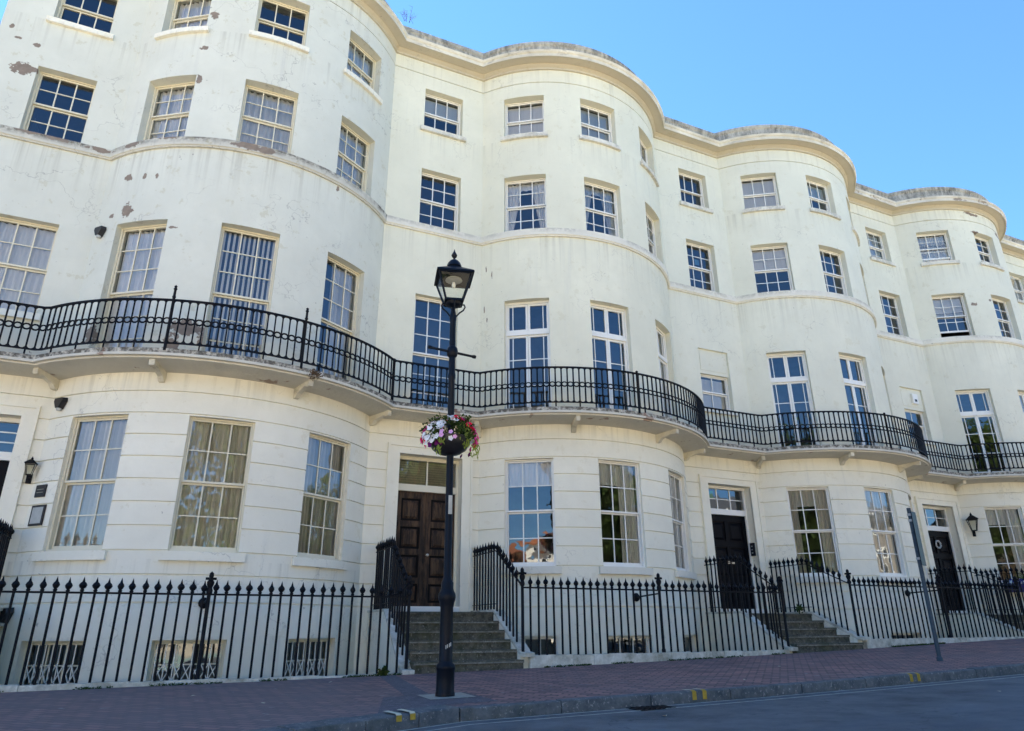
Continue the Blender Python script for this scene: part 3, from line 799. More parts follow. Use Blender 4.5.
# ------------------------------------------------------------------ houses
HL = ['weathered cream bow-fronted terraced house with flaking render, leftmost in the terrace',
      'cream bow-fronted terraced house with the dark brown panelled double door',
      'cream bow-fronted terraced house with a black door, between the brown door and the stained cornice',
      'bow-fronted terraced house with a decayed stained cornice and a wreath on its black door',
      'cream terraced house at the far right end, only a sliver beyond the stained cornice']
for k in range(5):
    H = thing('terraced_house', HL[k], 'house', (cxk(k), 0, -.6), 'bow-fronted terraced houses')
    fm = M['cream'] if k == 0 else M['white']
    make_wall(k, H)
    led = M['ledge1'] if k == 0 else M['ledge2']
    mb = MB(); sweep(mb, k, [(.002, 8.79), (.045, 8.79), (.045, 8.815), (.07, 8.83), (.07, 9.0), (.002, 9.03)]); mb.build('string_course', led, H, 30)
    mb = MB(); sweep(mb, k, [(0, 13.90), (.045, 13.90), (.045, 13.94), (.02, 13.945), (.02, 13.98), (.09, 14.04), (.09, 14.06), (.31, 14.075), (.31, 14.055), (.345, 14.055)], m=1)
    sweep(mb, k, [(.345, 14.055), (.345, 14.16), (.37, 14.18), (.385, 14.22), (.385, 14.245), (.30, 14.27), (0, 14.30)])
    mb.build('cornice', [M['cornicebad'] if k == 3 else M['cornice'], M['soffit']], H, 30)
    mb = MB(); sweep(mb, k, [(.02, 14.26), (.02, 14.70), (.06, 14.75), (.06, 14.84), (-.25, 14.87), (-.25, 14.2)]); mb.build('parapet', M['parapet'], H, 30)
    # roof and inner walls
    xs = starts(k, -.2); xe = (37.0 if k == 4 else cxk(k)+BW/2)
    mb = MB(); pts = [(p[0], p[1]) for p in path(k, -.2, 24, ext=False)]
    if k == 4: pts.append((37.0, .2))
    ring = [(x, y, 14.35) for x, y in pts]
    mb.poly(ring + [(xe, 11, 14.35), (xs, 11, 14.35)]); mb.poly([(x, y, 14.0) for x, y, z in ring] + [(xe, 11, 14.0), (xs, 11, 14.0)])
    mb.build('roof', M['roof'], H)
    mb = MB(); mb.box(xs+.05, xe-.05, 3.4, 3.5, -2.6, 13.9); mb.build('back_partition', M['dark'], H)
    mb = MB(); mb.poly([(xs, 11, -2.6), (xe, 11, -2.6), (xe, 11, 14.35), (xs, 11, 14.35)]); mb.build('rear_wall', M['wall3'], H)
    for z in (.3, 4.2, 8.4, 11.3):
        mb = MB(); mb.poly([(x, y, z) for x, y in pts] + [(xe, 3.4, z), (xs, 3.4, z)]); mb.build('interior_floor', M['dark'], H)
    if k == 0:
        mb = MB(); mb.poly([(ENDX, 11, -2.6), (ENDX, 0, -2.6), (ENDX, 0, 14.0), (ENDX, 11, 14.0)]); mb.build('end_wall', M['wall1'], H)
    if k == 4:
        mb = MB(); mb.poly([(37, 0, -2.6), (37, 11, -2.6), (37, 11, 14.0), (37, 0, 14.0)]); mb.build('end_wall', M['wall3'], H)
    # chimney-free parapet; windows
    for (fl, i, seg, z0, z1) in openings(k):
        if fl == 'door': continue
        REC = RECS[fl]
        if seg[0] == 'a': F = fr_arc(k, (seg[1]+seg[2])/2); hw = HW
        else: F = fr_flat((seg[1]+seg[2])/2); hw = RHW
        cur = CUR[k].get(fl, (None,)*4)[i]
        if fl == 'basement':
            w = sash_window(F, hw, z0, z1, H, M['white'] if k else M['cream'], 3 if i != 3 else 2, (2, 2))
            if k == 0: lattice(F, hw-.08, z0+.03, z1-.05, w, 0)
        elif fl == 'ground':
            sash_window(F, hw, z0, z1, H, fm, 3, (2, 2), cur)
        elif fl == 'first':
            if i == 0:
                if k == 0: sash_window(F, hw, z0, z1, H, fm, 3, (2, 2), cur)
                elif k == 1: sash_window(F, hw, z0, z1, H, fm, 3, (3, 3), cur)
                else:
                    mb = MB(); mb.fbox(F, -hw, hw, -.16, -.06, 6.46, z1); mb.fbox(F, -hw+.08, hw-.08, -.06, -.05, 6.56, z1-.08) 
                    mb.build('blank_panel', M['wall3'], H)
                    sash_window(F, hw, z0, 6.46, H, fm, 2, (1, 1), cur)
            elif k == 0: sash_window(F, hw, z0, z1, H, fm, 3, (3, 3), cur)
            else: french_window(F, hw, z0, z1, H, fm, cur)
        elif fl == 'third':
            sash_window(F, hw, z0, z1, H, fm, 3, (2, 2), cur, raised=.2 if (k == 3 and i == 1) else 0)
        else:
            sash_window(F, hw, z0, z1, H, fm, 3, (2, 2) if (k == 3) else (1, 1), cur, raised=.2 if (k == 3 and i == 1) else (.03 if k == 2 and i == 0 else 0))
    # sills
    sm = M['ledge2'] if k else M['lower']
    for a in WANG:
        mb = MB(); arc_block(mb, k, a-10.3, a+10.3, 1.03, 1.172, .002, .075); mb.build('sill', sm, H, 30)
        mb = MB(); arc_block(mb, k, a-10.0, a+10.0, 11.715, 11.832, .002, .075); mb.build('sill', sm, H, 30)
    x = recx(k)
    mb = MB(); mb.box(x-RHW-.09, x+RHW+.09, -.075, -.002, 11.715, 11.832); mb.build('sill', sm, H)
    if k != 1:
        z = 5.30 if k == 0 else 5.45
        mb = MB(); mb.box(x-RHW-.09, x+RHW+.09, -.075, -.002, z-.12, z+.002); mb.build('sill', sm, H)
    make_balcony(k, H)
    make_door(k, H)

# ------------------------------------------------------------------ ground
def gz(x):
    if x < -8: return gz(-8)
    if x > 14: return gz(14)+(x-14)*.0287
    return -.688+.0105*x+.00065*x*x
YK = -6.55
def yk(x):                                           # kerb line, swinging out into the road at the left
    return YK if x >= 2.74 else max(-9.3, YK-.40*(2.74-x))
def hgt(x, y):
    if x > 45: x = 45+(x-45)*.15
    if y >= yk(x)-.001: return gz(x)-.02*(-2.35-max(y, -30 if y < -2.35 else -2.35))
    b = gz(x)-.084-.12
    if y > -10.2: return b+.006*(YK-y)
    return b+.02 if y > -13.9 else b
def sheet(mb, X, Y, dz=0, h=hgt):
    g = [[mb.vert((x, y, h(x, y)+dz)) for x in X] for y in Y]
    for j in range(len(Y)-1):
        for i in range(len(X)-1): mb.face((g[j][i], g[j][i+1], g[j+1][i+1], g[j+1][i]))
XS = [-90,-60,-40,-25,-15,-8]+[i*2.0 for i in range(-3, 15)]+[32,38,46,60,90,140,200]
def tsheet(mb, X, T, fa, fb, dz=0):
    g = [[mb.vert((x, fa(x)+(fb(x)-fa(x))*t, hgt(x, fa(x)+(fb(x)-fa(x))*t)+dz)) for x in X] for t in T]
    for j in range(len(T)-1):
        for i in range(len(X)-1): mb.face((g[j][i], g[j][i+1], g[j+1][i+1], g[j+1][i]))
XS = sorted(XS+[2.74, 1.0, -1.0, -3.0, -4.13, -5.0])
TT = [i/8 for i in range(9)]
mb = MB(); tsheet(mb, XS, TT, lambda x: -14.1, lambda x: yk(x)-.002); struct(mb.build('road', M['asphalt'], None, 60))
mb = MB(); tsheet(mb, XS, TT, lambda x: yk(x)+(.29 if x < 2.74 else .13), lambda x: -2.45); struct(mb.build('pavement', M['pavers'], None, 60))
# kerb: individual stones with joints, broad granite on the left and narrow ones to the right
mb = MB()
line = [(x, yk(x)) for x in (-30.0, -4.13, 2.74)]+[(60.0, YK)]
for (p0, p1), Ls, ww in zip(zip(line, line[1:]), (1.0, .52, 1.15), (.30, .30, .14)):
    d = Vector((p1[0]-p0[0], p1[1]-p0[1])); tl = d.length; d.normalize(); nn = Vector((-d.y, d.x)); q = tl
    segs = []
    k_ = 0
    while (q > 0 if p1[0] < 3 else k_*Ls < tl):
        if p1[0] < 3: a_, b_ = max(0, q-Ls*(1+.35*((k_*7) % 3)/2)), q; q = a_
        else: a_, b_ = k_*Ls, min(tl, (k_+1)*Ls)
        segs.append((a_+.007, b_-.007)); k_ += 1
        if b_-a_ < .03: break
    for a_, b_ in segs:
        t = .012 if ww > .2 else .002; jit = random.uniform(-.006, .006); dz = random.uniform(-.006, .006)
        rows = []
        for u_ in (a_, b_):
            base = Vector(p0)+d*u_; out_ = []
            for w_, z_ in ((0, -.18), (0, -.022), (.008, -.006), (.03, 0), (ww, 0), (ww, -.18)):
                pt_ = base+nn*(w_+jit*(w_ < .1)); out_.append(mb.vert((pt_.x, pt_.y, hgt(pt_.x, max(pt_.y, yk(pt_.x)+.01))+t+dz+z_)))
            rows.append(out_)
        A, Bv = rows
        for i in range(6): mb.face((A[i], A[(i+1) % 6], Bv[(i+1) % 6], Bv[i]))
        mb.face(A[::-1]); mb.face(Bv)
struct(mb.build('kerb', M['granite'], None, 35))
mb = MB(); tsheet(mb, XS, [0, 1], lambda x: yk(x)+.02, lambda x: yk(x)+(.32 if x < 2.74 else .16), -.02); struct(mb.build('kerb_bedding', M['area']))
# opposite pavement and land
mb = MB(); sheet(mb, XS, [-18,-17,-16,-15,-14.1], .12, lambda x, y: hgt(x, -13.95)); 
g = len(mb.v); struct(mb.build('opposite_pavement', M['concrete']))
XL = [-2500,-900,-300,-120]+XS[:]+[300,900,2500]
XL = sorted(set(XL))
hl = lambda x, y: hgt(max(-90, min(200, x)), -13.95)+.11
mb = MB(); sheet(mb, XL, [-2500,-900,-300,-100,-40,-17.9], 0, hl)
hb = lambda x, y: hgt(max(-90, min(200, x)), -2.45)-.006
sheet(mb, XL, [10.9, 60, 300, 900, 2500], 0, hb)
sheet(mb, [-2500,-900,-300,-90], [-17.9,-2.45,10.9], 0, hb)
sheet(mb, [-90,-60,-40,-25,-15,-8,-5.2], [-2.45, 10.9], 0, hb)
sheet(mb, [37.4,38,46,60,90,140,200], [-2.45, 10.9], 0, hb)
sheet(mb, [200,300,900,2500], [-17.9,-2.45,10.9], 0, hb)
struct(mb.build('ground', M['grass']))
# sunken area in front of the basements
mb = MB(); mb.box(-5.2, 37.4, -2.6, 4, -2.75, -2.6); struct(mb.build('basement_area_floor', M['area']))
# blue-grey strip across the brick paving and the lamp footing
mb = MB()
q = [(2.05,-2.6),(2.45,-2.6),(2.75,-5.2),(2.35,-5.2)]
q = [(1.15,-2.5),(1.6,-2.5),(2.55,-6.2),(2.0,-6.2)]
q = [(2.95,-2.5),(3.2,-2.5),(2.85,-5.25),(2.55,-5.25)]
mb.poly([(a, b, hgt(a, b)+.004) for a, b in q])
q = [(2.30,-5.25),(3.30,-5.25),(3.30,-6.24),(2.74,-6.24),(1.9,-6.55)]
mb.poly([(a, b, hgt(a, b)+.0035) for a, b in q])
struct(mb.build('paving_strip', M['slabgrey']))
mb = MB(); q = [(2.68,-5.80),(3.22,-5.80),(3.22,-5.30),(2.68,-5.30)]
mb.poly([(a, b, hgt(a, b)+.010) for a, b in q]); struct(mb.build('lamp_footing_slab', M['concrete']))
# road lines
def strip(mb, X, y0, y1, dz):
    for a, b in zip(X, X[1:]): mb.poly([(a, y0, hgt(a, y0)+dz), (b, y0, hgt(b, y0)+dz), (b, y1, hgt(b, y1)+dz), (a, y1, hgt(a, y1)+dz)])
XR = [2.74+i*1.0 for i in range(0, 48)]
mb = MB(); strip(mb, XR, -6.645, -6.60, .004); strip(mb, XR, -6.87, -6.83, .004)
for y0, y1 in ((-.095, -.05), (-.32, -.28)):
    for i in range(6):
        xa_, xb_ = 2.74-i*1.0-1.0, 2.74-i*1.0
        mb.poly([(xx, yk(xx)+yy, hgt(xx, yk(xx)+yy)+.004) for xx, yy in ((xa_, y0), (xb_, y0), (xb_, y1), (xa_, y1))])
struct(mb.build('road_marking', M['paleline']))
mb = MB()
for x in (2.00, 5.62, 9.35, 13.1):
    for dx in (0, .15):
        a, b = x+dx, x+dx+.06; K = yk(x+dx+.03); ww = .29 if x < 2.7 else .13
        z = hgt(a, K+.05)+(.012 if x < 2.7 else .002)+.008; sl = -.40 if False else 0
        ka, kb = yk(a), yk(b); top = 1
        mb.poly([(a, ka+.03, z+.004), (b, kb+.03, z+.004), (b-.05, kb+ww, z+.006), (a-.05, ka+ww, z+.006)], top)
        mb.poly([(a, ka+.0, z-.008), (b, kb+.0, z-.008), (b, kb+.03, z+.004), (a, ka+.03, z+.004)], 0 if x > 2.7 else 1)
        mb.poly([(a, ka-.009, z-(.10 if x > 2.7 else .06)), (b, kb-.009, z-(.10 if x > 2.7 else .06)), (b, kb-.009, z-.008), (a, ka-.009, z-.008)], 0)
struct(mb.build('kerb_marking', [M['yellow'], M['paleyellow']]))

# ------------------------------------------------------------------ entrance steps
SL = ['stone entrance steps at the far left of the terrace', 'mossy stone entrance steps below the brown double door', 'worn stone entrance steps beside the railing in front of the black door',
      'stone entrance steps under the door with the wreath', 'stone entrance steps at the far right end of the terrace']
for k in range(5):
    S = thing('entrance_steps', SL[k], 'steps', (DX0+P*k+.69, -1.6, -.6), 'entrance steps of the terrace')
    x0, x1 = 3.50-P+P*k, 5.40-P+P*k
    gnd = hgt((x0+x1)/2, -2.5)
    mb = MB(); mb.box(x0, x1, -1.225, -.002, .255, .30); mb.box(x0+.001, x1-.001, -1.2, -.003, .12, .255); mb.build('landing', M['step'], S)
    ys = [-1.45, -1.70, -1.95, -2.20, -2.45]; z = .30; n = 5
    tot = .30-gnd; nr = max(2, round(tot/.152)); rs = tot/nr; zs_ = [.30-rs*i for i in range(nr)]; tr = 1.27/(nr-1)
    top = [-1.2-.25*i for i in range(len(zs_))]
    for i in range(1, len(zs_)):
        wx = .0 if i < len(zs_)-1 else .0
        mb = MB(); mb.box(x0, x1, -1.2-tr*i-.025, -1.2-tr*(i-1)+.0, zs_[i]-.045, zs_[i]); mb.box(x0+.001, x1-.001, -1.2-tr*i, -1.2-tr*(i-1)-.0, min(-.75, gnd-.1), zs_[i]-.045)
        mb.build('step', M['step'], S)
        mb = MB(); mb.box(x0+.001, x1-.001, -1.2-tr*i-.027, -1.2-tr*i-.0251, zs_[i]-.044, zs_[i]-.022); mb.build('nosing', M['nosing'], S)
    mb = MB(); mb.box(x0+.002, x1-.002, -1.2, -.004, -2.6, .12); mb.build('landing_support', M['lower'], S)
    # side walls with sloping stone coping
    feet = {0: -.633, 1: -.633, 2: -.418, 3: -.24, 4: 0.0}
    for (a, b, zf) in ((x0-.17, x0-.001, {0:-.6,1:-.633,2:-.418,3:-.24,4:-.03}[k]), (x1+.001, x1+.17, {0:-.633,1:-.418,2:-.24,3:-.05,4:.12}[k])):
        mb = MB(); prof = [(-.002, -2.6), (-2.35, -2.6), (-2.35, zf-.0), (-1.2, .30), (-.002, .30)]
        A = [mb.vert((a, y, z)) for y, z in prof]; Bv = [mb.vert((b, y, z)) for y, z in prof]
        mb.face(A); mb.face(Bv[::-1])
        for i in range(5): mb.face((A[i], Bv[i], Bv[(i+1) % 5], A[(i+1) % 5]))
        mb.build('side_wall', M['lower'], S)
        mb = MB(); prof = [(-.002, .30), (-1.2, .30), (-2.36, zf), (-2.5, zf-.02), (-2.5, zf+.045), (-2.36, zf+.06), (-1.2, .345), (-.002, .345)]
        A = [mb.vert((a-.015, y, z)) for y, z in prof]; Bv = [mb.vert((b+.015 if b < x0 else b+.03, y, z)) for y, z in prof]
        mb.face(A); mb.face(Bv[::-1]); n = len(prof)
        for i in range(n): mb.face((A[i], Bv[i], Bv[(i+1) % n], A[(i+1) % n]))
        mb.build('coping', M['plinth'], S)

# ------------------------------------------------------------------ area railings
def finial(mb, x, y, z, s=1.0):
    mb.lathe(x, y, [(.018, z), (.028, z+.028), (.018, z+.04), (.036*s, z+.060), (.048*s, z+.088), (.036*s, z+.116), (.018, z+.135), (.013, z+.155), (0, z+.205)], 8)
def post(parent, x, y, z0, zr, big=True):
    mb = MB(); r = .027
    mb.lathe(x, y, [(r+.01, z0), (r+.01, z0+.05), (r, z0+.07), (r, zr), (.04, zr+.01), (.045, zr+.05), (.03, zr+.09), (.048, zr+.13), (.052, zr+.17), (.03, zr+.2), (.022, zr+.22), (.034, zr+.25), (.03, zr+.29), (0, zr+.32)], 10)
    mb.bar((x-.075, y, zr+.215), (x+.075, y, zr+.215), .035); mb.bar((x, y-.075, zr+.215), (x, y+.075, zr+.215), .035)
    mb.build('post', M['iron'], parent, 40)
YF = -2.35
RL = [None, 'black iron area railing in front of the weathered leftmost bow window', 'black iron area railing between the brown double door and the black door steps',
      'black iron area railing behind the slim signpost, right of the black door steps', 'black iron area railing at the far right edge']
def area_railing(idx, xa, xb, zfoot, zrail, mid, stay):
    T = thing('iron_railing', RL[idx], 'railing', ((xa+xb)/2, YF, zfoot), 'area railings of the terrace')
    # plinth stone
    mb = MB(); n = 14
    for i in range(n):
        a = xa+.09+(xb-xa-.18)*i/n; b = xa+.09+(xb-xa-.18)*(i+1)/n-.004
        j = random.uniform(-.016, .012)
        mb.box(a, b, YF-.10+j, YF+.10, -2.6 if False else min(hgt(a, -2.4), hgt(b, -2.4))-.06, zfoot+.006*math.sin(i*2.1))
    mb.build('plinth', M['plinth'], T)
    mb = MB(); mb.box(xa+.1, xb-.1, YF-.02, YF+.09, -2.6, zfoot-.08); mb.build('retaining_wall', M['lower'], T)
    def bars(mb, pts):
        for (x, y, z0, z1) in pts:
            jx, jz = random.gauss(0, .004), random.gauss(0, .004)
            mb.tube([(x, y, z0-.01), (x+jx, y+random.gauss(0, .004), z1+.01+jz)], .0185, 6, caps=False); finial(mb, x+jx, y, z1+jz, random.uniform(.88, 1.1))
    n = round((xb-xa)/.152); P_ = []
    mb = MB(); bars(mb, [(xa+(xb-xa)*i/n, YF, zfoot, zrail) for i in range(1, n) if abs(xa+(xb-xa)*i/n-mid) > .06])
    mb.build('railing_bars', M['iron'], T, 40)
    mb = MB(); mb.bar((xa, YF, zrail), (xb, YF, zrail), .040, .020); mb.bar((xa, YF, zfoot+.05) if False else (xa, YF, zrail-.012), (xb, YF, zrail-.012), .012, .01)
    mb.build('top_rail', M['iron'], T)
    post(T, mid, YF, zfoot, zrail)
    if stay:
        wx = mid; yw = CY-math.sqrt(max(0, RR**2-(wx-cxk(idx-1))**2))
        mb = MB(); mb.tube([(mid, YF, zrail-.06), (wx+stay, yw, zrail-.09)], .016, 6)
        mb.lathe(0, 0, [(0,0),(.075,0),(.085,.02),(.06,.05),(.02,.06),(0,.06)], 12)
        m0 = len(mb.v)-0
        for q in range(len(mb.v)-1, -1, -1): pass
        nl = 12*4+2
        vs = mb.v[-nl:]; mb.v[-nl:] = [(wx+stay+v[0], yw-v[2], zrail-.09+v[1]) for v in vs]
        mb.build('wall_stay', M['iron'], T, 40)
    # returns along the steps; one at each end
    for (x, side) in ((xa, 1), (xb, -1)):
        mb = MB(); R = []
        zl_foot, zl_rail = .345, 1.41
        m = 15
        for i in range(m+1):
            y = -.10-(2.25-.10)*i/m
            t = max(0, (-y-1.2)/1.15)
            z0 = zl_foot+(zfoot-zl_foot+.05)*t; z1 = zl_rail+(zrail+.02-zl_rail)*t
            if i < m: R.append((x, y, z0, z1))
        bars(mb, R)
        mb.bar((x, -.02, zl_rail), (x, -1.2, zl_rail), .034, .015); mb.bar((x, -1.2, zl_rail), (x, YF, zrail+.02), .034, .015)
        mb.bar((x, -.02, zl_foot+.10), (x, -1.2, zl_foot+.10), .024, .012)
        mb.build('step_railing', M['iron'], T, 40)
        post(T, x, YF, zfoot, zrail+.02)
    # scrolled bend where the rail climbs to the step railing
    mb = MB(); pts = [(xb-.42+.40*math.sin(R_(a)), YF-.0, zrail+.30-.30*math.cos(R_(a))) for a in range(0, 91, 10)]
    mb.tube(pts, .014, 6); mb.build('rail_scroll', M['iron'], T, 40)
    return T
area_railing(1, -2.57, 3.42, -.633, .495, .42, -.02)
area_railing(2, 5.45, 11.42, -.418, .68, 8.34, .12)
area_railing(3, 13.45, 19.42, -.24, .875, 16.45, .1)
area_railing(4, 21.45, 27.42, -.05, 1.06, 24.4, 0)

# weeds and moss along the foot of the plinth
def leaf_clump(mb, c, r, n, size, m=0, zs=1.0, up=.3):
    for _ in range(n):
        d = Vector((random.gauss(0, 1), random.gauss(0, 1), random.gauss(0, 1))); d.normalize()
        p = Vector(c)+Vector((d.x*r, d.y*r, abs(d.z)*r*zs if up else d.z*r*zs))*random.random()**.4
        a = Vector((random.gauss(0,1), random.gauss(0,1), random.gauss(0,1)+up)).normalized()*size*random.uniform(.6, 1.3)
        b = a.cross(Vector((random.gauss(0,1), random.gauss(0,1), random.gauss(0,1)))).normalized()*size*.35
        mb.poly([p, p+a*.5+b, p+a, p+a*.5-b], m)
mb = MB()
for _ in range(1500):
    s = random.choice(((-2.5,3.3,.7),(5.5,11.3,.8),(13.5,16,.3)))
    x = random.uniform(s[0], s[1]); y = -2.47-random.random()*.05
    if math.sin(x*5.3)+math.sin(x*2.1+1) < -.2: continue
    leaf_clump(mb, (x, y, hgt(x, y)), .022, 5, .024)
tag(mb.build('weeds', M['leaf'], None), 'small green weeds and moss along the foot of the railing plinths', 'weeds', None, 'stuff')
mb = MB(); leaf_clump(mb, (3.02, -2.50, hgt(3, -2.5)), .09, 90, .06, 0, 1.6)
tag(mb.build('weed_clump', M['leaf']), 'green weed growing at the railing foot left of the mossy steps', 'weed')
mb = MB()
for i in range(7):
    a = random.uniform(0, 6.28); L = random.uniform(.2, .45)
    p = Vector((3.36+random.uniform(-.15,.15), -.15, 14.9)); q = p+Vector((math.cos(a)*L*.6, math.sin(a)*L*.3, L))
    mb.tube([p, (p+q)/2+Vector((random.uniform(-.04,.04),0,.03)), q], [.006,.004,.002], 4)
    for _ in range(5):
        t = random.uniform(.4, 1); mb.tube([p+(q-p)*t, p+(q-p)*t+Vector((random.uniform(-.12,.12), random.uniform(-.05,.05), random.uniform(.02,.14)))], [.003,.0015], 3)
tag(mb.build('parapet_shrub', M['twig']), 'bare twiggy weed growing on the parapet above the first inner corner', 'weed')
mb = MB(); x, y = arc_pt(0, 18.5, .62)
leaf_clump(mb, (x, y-.02, 4.24), .13, 120, .05, 0, .8, 0)
tag(mb.build('dead_weed', M['twig']), 'brown dead weed tuft on the balcony edge above a bracket', 'weed')
mb = MB(); leaf_clump(mb, (13.25, -1.0, .34), .10, 70, .07, 0, 1.4)
tag(mb.build('landing_weed', M['leaf']), 'dark green weed beside the top of the black door steps', 'weed')

# ------------------------------------------------------------------ street lamp
LX, LY = 2.93, -5.56
LZ = hgt(LX, LY)+.010
T = thing('street_lamp', 'tall black Victorian street lamp with a four sided lantern on the brick pavement', 'street lamp', (LX, LY, LZ))
mb = MB()
mb.lathe(LX, LY, [(.112, LZ), (.112, LZ+.03), (.104, LZ+.05), (.104, LZ+.27), (.112, LZ+.29), (.108, LZ+.32), (.085, LZ+.35), (.078, LZ+.37), (.076, .24), (.084, .27), (.088, .30), (.10, .33), (.104, .36), (.10, .40), (.082, .43),
  (.074, .46), (.074, .52), (.060, .55), (.054, .58), (.047, .60), (.045, 2.2), (.041, 3.1), (.050, 3.13), (.050, 3.17), (.044, 3.2),
  (.040, 3.95), (.046, 3.98), (.050, 4.02), (.04, 4.06), (.03, 4.12), (.028, 4.2)], 20)
mb.build('column', M['lamp_paint'], T, 35)
mb = MB(); d = Vector((math.cos(R_(8)), math.sin(R_(8)), 0)); c = Vector((LX, LY, 3.50))
mb.tube([c-d*.36, c-d*.33, c-d*.30, c-d*.06, c+d*.06, c+d*.30, c+d*.33, c+d*.36], [.024,.027,.018,.018,.018,.018,.027,.024], 8)
mb.lathe(LX, LY, [(.046, 3.42), (.07, 3.45), (.078, 3.50), (.07, 3.55), (.046, 3.58)], 12)
mb.build('ladder_bar', M['lamp_paint'], T, 40)
# lantern
rot = R_(-14)
def sq(r, z, rt=rot): return [(LX+r*math.sqrt(2)*math.cos(rt+math.pi/4+i*math.pi/2), LY+r*math.sqrt(2)*math.sin(rt+math.pi/4+i*math.pi/2), z) for i in range(4)]
zb, zt, rb, rt_ = 4.24, 4.61, .115, .225
mb = MB(); lo, hi = sq(rb, zb), sq(rt_, zt)
for i in range(4):
    mb.bar(lo[i], hi[i], .022); mb.bar(lo[i], lo[(i+1) % 4], .03); mb.bar(hi[i], hi[(i+1) % 4], .034)
mb.lathe(LX, LY, [(.02, 4.16), (.10, 4.19), (.12, 4.22), (.12, 4.245)], 12)
L_ = mb.build('lantern', M['lamp_paint'], T, 35)
for i in range(4):
    mb = MB(); mb.poly([lo[i], lo[(i+1) % 4], hi[(i+1) % 4], hi[i]]); mb.build('pane', M['lampglass'], L_)
mb = MB()
A, B2, C2 = sq(rt_+.035, zt+.0), sq(rt_+.03, zt+.03), sq(.09, zt+.15)
i0 = [mb.vert(p) for p in A]; i1 = [mb.vert(p) for p in B2]; i2 = [mb.vert(p) for p in C2]
for i in range(4):
    j = (i+1) % 4; mb.face((i0[i], i0[j], i1[j], i1[i])); mb.face((i1[i], i1[j], i2[j], i2[i]))
mb.face(i0[::-1]); mb.face(i2)
mb.build('roof', M['lamp_paint'], L_)
mb = MB(); mb.lathe(LX, LY, [(.10, zt+.13), (.095, zt+.17), (.11, zt+.18), (.105, zt+.20), (.09, zt+.24), (.06, zt+.28), (.03, zt+.30), (.016, zt+.31), (.016, zt+.33), (.035, zt+.35), (.042, zt+.375), (.03, zt+.40), (.014, zt+.43), (0, zt+.48)], 16)
mb.build('finial', M['lamp_paint'], L_, 35)
mb = MB(); mb.lathe(LX, LY, [(.02, zt-.005), (.11, zt-.01), (.12, zt-.03), (.10, zt-.04)], 14)
mb.build('reflector', M['silver'], L_, 40)
mb = MB(); mb.lathe(LX, LY, [(.0, zt-.15), (.022, zt-.14), (.03, zt-.10), (.02, zt-.06), (0, zt-.05)], 12)
mb.build('bulb', M['white'], L_, 40)
for s in range(4):
    a = rot+s*math.pi/2; dd = Vector((math.cos(a), math.sin(a), 0)); c = Vector((LX, LY, 0))
    pts = [c+dd*r+Vector((0,0,z)) for r, z in ((.03,4.0),(.05,4.04),(.09,4.09),(.14,4.13),(.165,4.18),(.15,4.215),(.12,4.21))]
    mb = MB(); mb.tube(pts, .011, 6); mb.build('scroll', M['lamp_paint'], T, 40)
mb = MB(); mb.box(LX-.027, LX+.022, LY-.0545, LY-.0530, 1.33, 1.56); mb.build('sticker', M['silver'], T)
mb = MB(); 
for (u, z) in ((-.03,-.18),(-.012,-.17),(.012,-.16),(.028,-.15)): mb.box(LX+u-.005, LX+u+.006, LY-.0815, LY-.0795, z-.03, z+.01)
mb.build('paint_scuff', M['silver'], T)

T.rotation_euler = (0, -.006, 0)                   # the old column leans a touch
# hanging basket on both sides of the column
T = thing('hanging_basket', 'round hanging basket overflowing with white, pink and red flowers on the street lamp', 'flower basket', (LX, LY, 2.05))
BZ = 2.05
mb = MB(); mb.lathe(LX, LY, [(.055, BZ), (.16, BZ+.02), (.25, BZ+.08), (.30, BZ+.17), (.31, BZ+.24), (.29, BZ+.25), (.055, BZ+.25)], 20); mb.build('bowl', M['blackpl'], T, 40)
mb = MB()
tufts = []
for _ in range(34):
    a = random.uniform(0, 6.28); e = random.choice((random.uniform(.2, 1.1), random.uniform(-.2, .9)))
    tufts.append((a, e, random.uniform(.20, .40)))
for (a, e, r) in tufts:
    c = Vector((LX+r*math.cos(a)*math.cos(e*.7), LY+r*math.sin(a)*math.cos(e*.7), BZ+.22+.30*math.sin(e)))
    for _ in range(34):
        d = Vector((math.cos(a)+random.gauss(0,.8), math.sin(a)+random.gauss(0,.8), random.gauss(.2,.7))).normalized()*random.uniform(.035, .075)
        s_ = d.cross(Vector((random.gauss(0,1), random.gauss(0,1), random.gauss(0,1)))).normalized()*.016
        p = c+Vector((random.gauss(0,.04), random.gauss(0,.04), random.gauss(0,.035)))
        mb.poly([p, p+d*.5+s_, p+d, p+d*.5-s_])
mb.build('foliage', M['leaf'], T)
mb = MB()
for cx_, zz in ((.13, .33), (.17, .22), (-.25, .12), (.30, .12)):
    for _ in range(26):
        p = Vector((LX+cx_+random.gauss(0,.03), LY-.27+random.gauss(0,.03), BZ+zz+random.uniform(-.14, .10))); d = Vector((random.gauss(0,.4), -.2, -1)).normalized()*.075; s_ = Vector((.012, 0, 0))
        mb.poly([p, p+d*.5+s_, p+d, p+d*.5-s_])
mb.build('trailing_foliage', M['leaflime'], T)
def bloom(mb, c, d, s):
    d = d.normalized(); a = d.cross(Vector((0,0,1)) if abs(d.z) < .9 else Vector((1,0,0))).normalized(); b = d.cross(a)
    ring = [mb.vert(c+d*s*.25*(1 if i % 2 else .6)+(a*math.cos(i*math.pi/5)+b*math.sin(i*math.pi/5))*s*(1 if i % 2 else .78)) for i in range(10)]
    o = mb.vert(c-d*s*.25)
    for i in range(10): mb.face((o, ring[i], ring[(i+1) % 10]))
